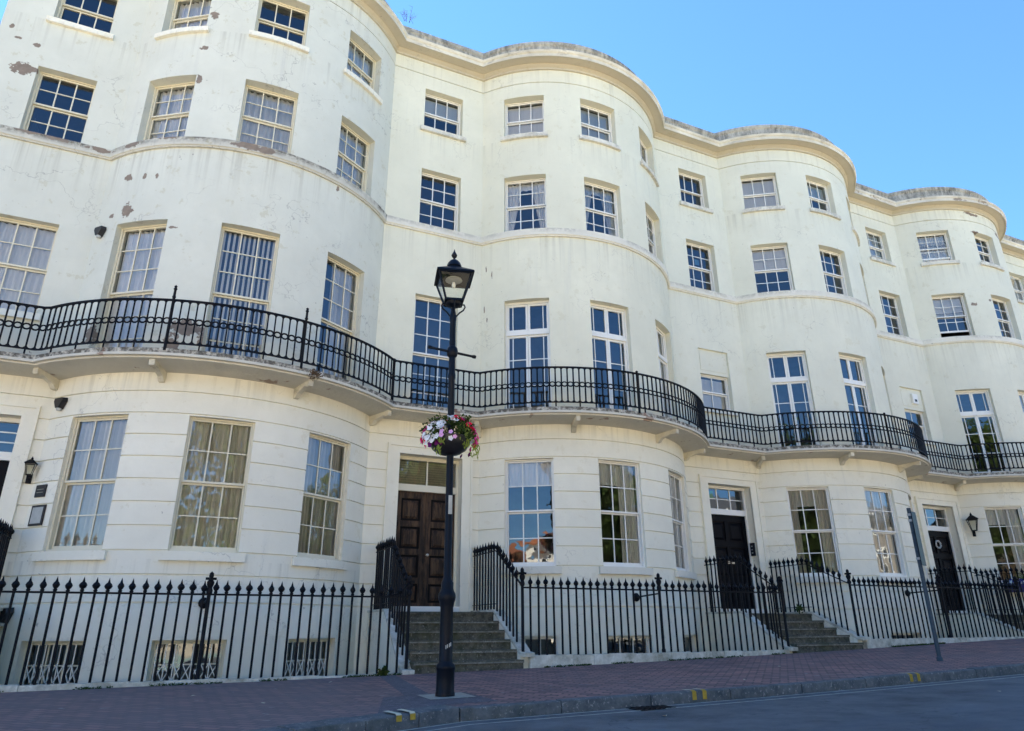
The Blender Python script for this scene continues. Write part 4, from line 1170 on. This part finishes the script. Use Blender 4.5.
zones = {'fl_white': [(215, .45, 16), (258, 1.05, 9), (190, .0, 7), (222, -.15, 5)], 'fl_pink': [(335, .1, 11), (300, .9, 7), (332, .5, 7), (345, -.25, 5)], 'fl_lilac': [(248, -.15, 4), (200, .8, 2)],
         'fl_red': [(285, 1.05, 12), (348, -.15, 6), (315, .6, 6)], 'fl_purple': [(212, -.35, 3)]}
for key, zn in zones.items():
    mb = MB()
    for (deg, el, n) in zn:
        for _ in range(n*2):
            back = random.random() < .35
            a = R_(deg+random.gauss(0, 11)+(180 if back else 0)); e = el+random.gauss(0, .13); r = random.uniform(.36, .42)
            d = Vector((math.cos(a)*math.cos(e), math.sin(a)*math.cos(e), math.sin(e)*.8))
            bloom(mb, Vector((LX, LY, BZ+.23))+Vector((d.x*r, d.y*r, d.z*r)), d+Vector((random.gauss(0,.25),random.gauss(0,.25),.2)), random.uniform(.032, .050))
    mb.build('flowers', M[key], T)
mb = MB()
for a in (0, 90, 180, 270):
    mb.tube([(LX+.04*math.cos(R_(a)), LY+.04*math.sin(R_(a)), BZ+.6), (LX+.29*math.cos(R_(a)), LY+.29*math.sin(R_(a)), BZ+.25)], .006, 5)
mb.build('basket_bracket', M['iron'], T)
T.scale = (.88, .88, .90); T.location = (LX-.03, LY, BZ+.03)

# ------------------------------------------------------------------ signpost
SX, SY = 11.74, -5.34; SZ = hgt(SX, SY)
T = thing('sign_post', 'slim grey signpost leaning slightly, with a narrow sign seen edge-on, on the right pavement', 'signpost', (SX, SY, SZ))
mb = MB(); mb.tube([(SX, SY, SZ-.05), (SX, SY, 2.0)], .034, 12); mb.lathe(SX, SY, [(.05, SZ), (.05, SZ+.05), (.034, SZ+.07)], 12); mb.build('pole', M['ironblue'], T, 40)
mb = MB(); d = Vector((.93, .36, 0)).normalized(); c = Vector((SX, SY, 0)); u = Vector((-d.y, d.x, 0))
for z0, z1 in ((1.0, 1.93),):
    p = c-u*.045
    mb.hexa([p-d*.10+Vector((0,0,z0)), p+d*.16+Vector((0,0,z0)), p+d*.16-u*.012+Vector((0,0,z0)), p-d*.10-u*.012+Vector((0,0,z0)), p-d*.10+Vector((0,0,z1)), p+d*.16+Vector((0,0,z1)), p+d*.16-u*.012+Vector((0,0,z1)), p-d*.10-u*.012+Vector((0,0,z1))])
mb.build('sign_plate', M['lamp_paint'], T)
for z in (1.12, 1.78, 1.88):
    mb = MB(); mb.lathe(SX, SY, [(.034, z-.02), (.046, z-.02), (.046, z+.02), (.034, z+.02)], 12); mb.build('clamp', M['silver'], T, 40)

# ------------------------------------------------------------------ small wall fittings
def wall_frame(k, ang): 
    t = R_(ang); return Vector((*arc_pt(k, ang, 0), 0)), Vector((math.cos(t), math.sin(t), 0)), Vector((math.sin(t), -math.cos(t), 0))
def lantern_on_wall(p, n, u, label, s=1.0):
    """p: wall point at lantern centre height"""
    T = thing('wall_lantern', label, 'wall lamp', p)
    c = p+n*.17*s
    def sqr(r, z): return [c+(u*math.cos(a)+n*math.sin(a))*r*1.4142+Vector((0,0,z)) for a in (math.pi/4, 3*math.pi/4, 5*math.pi/4, 7*math.pi/4)]
    mb = MB(); lo, hi = sqr(.05*s, -.16*s), sqr(.10*s, .10*s)
    for i in range(4): mb.bar(lo[i], hi[i], .012*s); mb.bar(lo[i], lo[(i+1) % 4], .016*s); mb.bar(hi[i], hi[(i+1) % 4], .02*s)
    cap = sqr(.125*s, .105*s); cap2 = sqr(.03*s, .20*s)
    a0 = [mb.vert(q) for q in cap]; a1 = [mb.vert(q) for q in cap2]
    for i in range(4): mb.face((a0[i], a0[(i+1) % 4], a1[(i+1) % 4], a1[i]))
    mb.face(a0[::-1]); mb.face(a1)
    mb.lathe(c.x, c.y, [(.02*s, p.z+.20*s), (.028*s, p.z+.22*s), (.012*s, p.z+.25*s), (0, p.z+.28*s)], 8)
    b = mb.build('lantern_frame', M['iron'], T, 35)
    for i in range(4):
        g = MB(); g.poly([lo[i], lo[(i+1) % 4], hi[(i+1) % 4], hi[i]]); g.build('pane', M['lampglass'], b)
    mb = MB(); mb.tube([c+Vector((0,0,-.16*s)), c+Vector((0,0,-.22*s)), p+n*.10*s+Vector((0,0,-.26*s)), p+n*.02+Vector((0,0,-.22*s))], .014*s, 6)
    q = p+Vector((0,0,-.22*s))
    mb.hexa([q-u*.04+Vector((0,0,-.08))+n*.03, q+u*.04+Vector((0,0,-.08))+n*.03, q+u*.04+Vector((0,0,-.08)), q-u*.04+Vector((0,0,-.08)), q-u*.04+Vector((0,0,.08))+n*.03, q+u*.04+Vector((0,0,.08))+n*.03, q+u*.04+Vector((0,0,.08)), q-u*.04+Vector((0,0,.08))])
    mb.build('wall_bracket', M['iron'], T, 35)
lantern_on_wall(Vector((-2.52, 0, 2.54)), Vector((0,-1,0)), Vector((1,0,0)), 'small black wall lantern above the plaques at the left edge', .72)
p, u, n = wall_frame(3, -49.5); lantern_on_wall(p+Vector((0,0,2.9)), n, u, 'larger black wall lantern beside the door with the wreath', 1.25)
def sensor(k, ang, z, label, s=1.0):
    p, u, n = wall_frame(k, ang); p = p+Vector((0,0,z)); mb = MB()
    T = thing('alarm_box', label, 'alarm box', p, 'black alarm boxes on the leftmost house')
    pr = [(-.13,.0,.12),(.13,.0,.12),(.15,.0,.04),(.06,.0,-.13),(-.06,.0,-.13),(-.15,.0,.04)]
    A = [mb.vert(p+u*a*s+n*.004+Vector((0,0,c*s))) for a, _, c in pr]; B = [mb.vert(p+u*a*s*.85+n*.12*s+Vector((0,0,c*s*.85))) for a, _, c in pr]
    for i in range(6): mb.face((A[i], A[(i+1) % 6], B[(i+1) % 6], B[i]))
    mb.face(A[::-1]); mb.face(B)
    mb.build('housing', M['blackpl'], T)
    mb = MB(); q = p+n*.06*s; mb.lathe(q.x, q.y, [(0, z-.175*s), (.045*s, z-.165*s), (.055*s, z-.13*s), (.05*s, z-.10*s)], 12); mb.build('lamp_lens', M['silver'], T, 40)
sensor(0, -48.8, 7.07, 'black alarm box high on the render left of the first floor windows', .8)
sensor(0, -48.1, 3.66, 'black alarm box under the balcony beside the leftmost ground window', .8)
sensor(0, -50.1, .24, 'black alarm box low on the wall behind the railing at the left edge', .95)
def plaque(k, ang, z, w, h, mats, label):
    p, u, n = wall_frame(k, ang); p = p+Vector((0,0,z)); T = thing('wall_plaque', label, 'plaque', p)
    def slab(a0, a1, z0, z1, d0, d1):
        mb = MB(); mb.fbox(((p.x, p.y), (u.x, u.y), (n.x, n.y)), a0, a1, d0, d1, z0+p.z, z1+p.z); return mb
    slab(-w/2, w/2, -h/2, h/2, .002, .025).build('backboard', M['blackpl'], T)
    if mats: slab(-w/2+.035, w/2-.035, -h/2+.035, h/2-.035, .0255, .028).build('face_plate', M['silver'], T)
    else:
        for q in (-.03, .02): slab(-w/2+.04, w/2-.04, q, q+.010, .0255, .027).build('lettering_line', M['brass'], T)
plaque(0, -48.4, 2.16, .24, .20, 0, 'small black plaque with pale lettering below the small wall lantern')
plaque(0, -47.5, 1.76, .32, .33, 1, 'larger black framed plaque with a grey face, lower of the two')
# entry phone in the reveal of the black door
T = thing('entry_phone', 'black entry phone panel on the door reveal beside the black door', 'entry phone', (13.12, .12, 1.85))
mb = MB(); mb.box(13.115, 13.158, .06, .19, 1.70, 2.02); mb.build('panel', M['blackpl'], T)
for i in range(3):
    mb = MB(); mb.box(13.108, 13.115, .10, .15, 1.76+i*.08, 1.79+i*.08); mb.build('button', M['silver'], T)
# alarm box on blank panel of house 4
T = thing('bell_box', 'small white bell box on the blank panel above the right balcony', 'alarm box', (recx(3), -.0, 6.8))
mb = MB(); x = recx(3); mb.box(x-.02, x+.22, -.03, .045, 6.66, 6.98); mb.build('casing', M['white'], T)
mb = MB(); mb.box(x+.05, x+.15, -.035, -.031, 6.72, 6.80); mb.build('marking', M['blackpl'], T)
# safety sign behind the fanlight of the black door
mb = MB(); mb.box(11.86, 12.18, .285, .29, 3.10, 3.30)
tag(mb.build('fanlight_sign', simple('green_sign', rgb(.03,.35,.10), .5)), 'small green sign behind the fanlight over the black door', 'sign')
mb = MB(); F = fr_arc(1+1, WANG[0]); mb.fbox(F, -.44, -.30, -REC-.11, -REC-.105, 1.30, 1.48)
tag(mb.build('window_sticker', simple('blue_sticker', rgb(.05,.40,.75), .5)), 'pale blue notice in the lower corner of the window right of the black door', 'notice')
F = fr_flat(recx(1)); mb = MB(); mb.fbox(F, -.06, .12, -REC-.11, -REC-.10, 9.12, 9.24)
tag(mb.build('paper_notice', M['white']), 'small white paper leaning in the third storey window above the street lamp', 'notice')
F = fr_flat(recx(2)); mb = MB(); mb.fbox(F, -.0, .16, -REC-.115, -REC-.11, 10.02, 10.2)
tag(mb.build('round_sticker', simple('pale_blue_sticker', rgb(.2,.5,.75), .5)), 'pale blue sticker in a dark upper window pane above the blank panel', 'sticker')
# rainwater pipe beside door of house 4
mb = MB(); mb.tube([(19.26, -.07, 3.95), (19.26, -.07, -2.4)], .035, 8)
mb.tube([(19.26, -.07, 3.3), (19.26, -.07, 3.36)], .045, 8)
tag(mb.build('drain_pipe', M['white'], None, 40), 'white painted drain pipe in the corner left of the wreathed door', 'pipe')
# window box with blue flowers and a spiky plant at the house with the wreath door
p, u, n = wall_frame(3, WANG[0]-1); T = thing('window_box', 'window box with blue violet flowers and a spiky plant under the far right window', 'window box', p+Vector((0,0,1.0)))
Fw = ((p.x, p.y), (u.x, u.y), (n.x, n.y))
mb = MB(); mb.fbox(Fw, -.5, .62, .10, .32, .92, 1.14); mb.build('trough', M['bluepaint'], T)
mb = MB()
for _ in range(500):
    a = random.uniform(-.52, .65); q = p+u*a+n*random.uniform(.08, .36)+Vector((0,0,random.uniform(1.02, 1.28)))
    bloom(mb, q, Vector((random.gauss(0,.6), -1, random.gauss(0,.6))), random.uniform(.015, .028))
mb.build('flowers', M['fl_blue'], T)
mb = MB()
for _ in range(26):
    c = p+u*.15+n*.22+Vector((0,0,1.14)); d = Vector((random.gauss(0,.5), random.gauss(0,.4), 1)).normalized()*random.uniform(.3,.5); s = d.cross(Vector((random.gauss(0,1),1,0))).normalized()*.014
    mb.poly([c-s, c+s, c+d*.6+s*.8+Vector((0,0,0)), c+d+Vector((d.x*.3,d.y*.3,-.05)), c+d*.6-s*.8])
mb.build('spiky_plant', M['leaflime'], T)

# drain gully in the road by the kerb
gx, gy = 4.95, -6.72; gzv = hgt(gx, gy)
T = thing('drain_grate', 'dark iron drain grate in the road beside the kerb', 'drain', (gx, gy, gzv))
mb = MB(); mb.box(gx-.26, gx+.26, gy-.15, gy+.15, gzv-.02, gzv+.006); mb.build('frame', M['iron'], T)
mb = MB()
for i in range(7): mb.box(gx-.22+i*.068, gx-.19+i*.068, gy-.12, gy+.12, gzv+.006, gzv+.014)
mb.build('grille', M['iron'], T)

# litter specks on the paving
mb = MB()
for (x, y) in ((.35,-4.1),(1.0,-5.2),(2.1,-3.2),(8.9,-4.6),(3.9,-2.8),(10.2,-5.0),(7.0,-5.9),(4.6,-7.4),(9.1,-7.9),(12.0,-7.4)):
    z = hgt(x, y)+.008
    mb.poly([(x+.03*math.cos(i*1.05)*random.uniform(.5,1.3), y+.03*math.sin(i*1.05)*random.uniform(.5,1.2), z+random.uniform(0,.01)) for i in range(6)])
tag(mb.build('litter', M['paleyellow']), 'small pale leaves and specks scattered on the paving', 'litter', None, 'stuff')

# ------------------------------------------------------------------ the far side of the street, seen only mirrored in the windows
def opp_house(x0, x1, y0, y1, h, rh, wall, roof, label, floors=2):
    T = thing('house_opposite', label, 'house', ((x0+x1)/2, y0, -.8), 'houses across the street')
    mb = MB(); mb.box(x0, x1, y1, y0, -1.2, h); 
    mb.build('walls', wall, T)
    mb = MB(); e = .5; a = [(x0-e, y1-e, h), (x1+e, y1-e, h), (x1+e, y0+e, h), (x0-e, y0+e, h)]; r = min(x1-x0, y0-y1)/2
    ra, rb = (x0+r, (y0+y1)/2, h+rh), (x1-r, (y0+y1)/2, h+rh)
    mb.box(x0-e, x1+e, y1-e, y0+e, h-.25, h-.002)
    mb.poly([a[0], a[1], rb, ra]); mb.poly([a[2], a[3], ra, rb]); mb.poly([a[3], a[0], ra]); mb.poly([a[1], a[2], rb])
    mb.build('roof', roof, T)
    for fi in range(floors):
        n = int((x1-x0)/2.6)
        for i in range(n):
            x = x0+(i+.5)*(x1-x0)/n; z = 1.0+fi*3.1
            mb = MB(); mb.box(x-.65, x+.65, y0, y0+.06, z-.1, z+1.8); w = mb.build('window', M['white'], T)
            mb = MB(); mb.box(x-.5, x+.5, y0+.06, y0+.065, z, z+1.65); mb.build('pane', M['blackpl'], w)
    if floors == 3:
        mb = MB(); mb.box(x0+2, x0+3, (y0+y1)/2-.5, (y0+y1)/2+.5, h, h+rh+1.6); mb.build('chimney', M['oppbrick'], T)
opp_house(-23, -5, -33, -44, 6.6, 2.0, M['oppwall'], M['terracotta'], 'white villa with terracotta roof mirrored in the ground floor windows', 2)
opp_house(-52, -31, -31, -42, 6.5, 3.0, M['oppbrick'], M['terracotta'], 'yellow brick villa mirrored faintly in the leftmost windows', 2)
opp_house(12, 27, -34, -46, 9.5, 3.5, M['oppbrick'], M['terracotta'], 'tall yellow brick house mirrored in the right balcony doors', 3)
opp_house(31, 60, -30, -42, 8.5, 3.0, M['oppdark'], M['roof'], 'long grey brick house mirrored in the far right windows', 3)
def tree(x, y, h, label):
    T = thing('tree', label, 'tree', (x, y, -.9), 'trees across the street')
    mb = MB(); z0 = -.95; mb.tube([(x, y, z0), (x+.1, y, h*.35), (x-.1, y+.1, h*.6), (x, y, h*.85)], [.28,.22,.14,.05], 8)
    for i in range(6):
        a = i*1.05; mb.tube([(x, y, h*(.3+.06*i)), (x+math.cos(a)*h*.2, y+math.sin(a)*h*.2, h*(.5+.06*i))], [.1,.03], 6)
    mb.build('trunk', M['twig'], T, 40)
    mb = MB()
    cl = [(x+random.gauss(0, h*.17), y+random.gauss(0, h*.15), h*random.uniform(.22, .95)) for _ in range(46)]
    for c in cl: leaf_clump(mb, c, h*.13, 150, .45, 0, 1, 0)
    mb.build('crown', M['leaf'], T)
opp_house(-21, -5.6, 11.0, .4, 9.3, 1.0, M['oppwall'], M['roof'], 'unseen lower white house added at the left end of the terrace to keep sun off the pavement', 3)  # unseen sun blocker added beside the terrace, tall enough to shade the pavement
tree(2.0, -30, 13.0, 'leafy tree across the street left of the camera, mirrored in the curtained windows')
tree(9.0, -32, 14.0, 'leafy tree across the street behind the camera')
tree(15.5, -29, 12.5, 'dark leafy tree across the street right of the camera')
tree(22.0, -27, 12.0, 'leafy tree in front of the tall yellow brick house across the street')
tree(66.0, -17.5, 15.0, 'leafy tree far down the street, mirrored in the right facing bow windows')
tree(72.0, -21.5, 15.0, 'leafy tree beyond the far end of the opposite pavement')
tree(74.0, -14.8, 14.0, 'leafy tree closing the far end of the street')
tree(-31.0, -27, 9.5, 'smaller leafy tree in front of the white villa across the street')

# ------------------------------------------------------------------ camera
yaw, pitch, roll = 0.43284, 0.36392, -0.00551
f = Vector((math.sin(yaw)*math.cos(pitch), math.cos(yaw)*math.cos(pitch), math.sin(pitch)))
r = Vector((math.cos(yaw), -math.sin(yaw), 0)); u = r.cross(f)
r2 = r*math.cos(roll)+u*math.sin(roll); u2 = -r*math.sin(roll)+u*math.cos(roll)
cd = bpy.data.cameras.new('camera'); cam = bpy.data.objects.new('camera', cd); COL.objects.link(cam)
cd.sensor_fit = 'HORIZONTAL'; cd.sensor_width = 36.0; cd.lens = 692.046/1024*36.0; cd.clip_start = .05; cd.clip_end = 6000
cam.matrix_world = Matrix(((r2.x, u2.x, -f.x, 0), (r2.y, u2.y, -f.y, -13.7656), (r2.z, u2.z, -f.z, 0), (0, 0, 0, 1)))
scene.camera = cam

# ------------------------------------------------------------------ light
w = bpy.data.worlds.new('World'); scene.world = w; w.use_nodes = True
nt = w.node_tree; nt.nodes.clear()
sk = nt.nodes.new('ShaderNodeTexSky'); sk.sky_type = 'NISHITA'; sk.sun_disc = False
sk.sun_elevation = R_(SUN_ELEV); sk.sun_rotation = R_(-SUN_AZ)
sk.altitude = 0; sk.air_density = 1.0; sk.dust_density = 0.0; sk.ozone_density = 3.0
bg = nt.nodes.new('ShaderNodeBackground'); bg.inputs['Strength'].default_value = SKY_STRENGTH
tint = nt.nodes.new('ShaderNodeMix'); tint.data_type = 'RGBA'; tint.blend_type = 'MULTIPLY'; tint.inputs[0].default_value = 1; tint.inputs[7].default_value = (.56, .81, 1.0, 1)   # clear, deep summer sky
nt.links.new(sk.outputs[0], tint.inputs[6])
out = nt.nodes.new('ShaderNodeOutputWorld'); nt.links.new(tint.outputs[2], bg.inputs[0]); nt.links.new(bg.outputs[0], out.inputs[0])
sd = bpy.data.lights.new('sun', 'SUN'); sd.energy = 5.0; sd.angle = R_(.5); sd.color = (1, .92, .78)
so = bpy.data.objects.new('sun', sd); COL.objects.link(so)
e, a = R_(SUN_ELEV), R_(SUN_AZ)
dirs = Vector((-math.sin(a)*math.cos(e), math.cos(a)*math.cos(e), math.sin(e)))
so.rotation_euler = dirs.to_track_quat('Z', 'Y').to_euler(); so.location = (0, 30, 60)

scene.view_settings.view_transform = 'Standard'; scene.view_settings.look = 'None'
scene.view_settings.exposure = EXPOSURE; scene.view_settings.gamma = 1.0; scene.view_settings.use_curve_mapping = False
scene.render.engine = 'CYCLES'
scene.cycles.max_bounces = 8; scene.cycles.diffuse_bounces = 4; scene.cycles.glossy_bounces = 4; scene.cycles.transparent_max_bounces = 12
scene.cycles.use_denoising = True
scene.cycles.caustics_reflective = False; scene.cycles.caustics_refractive = False
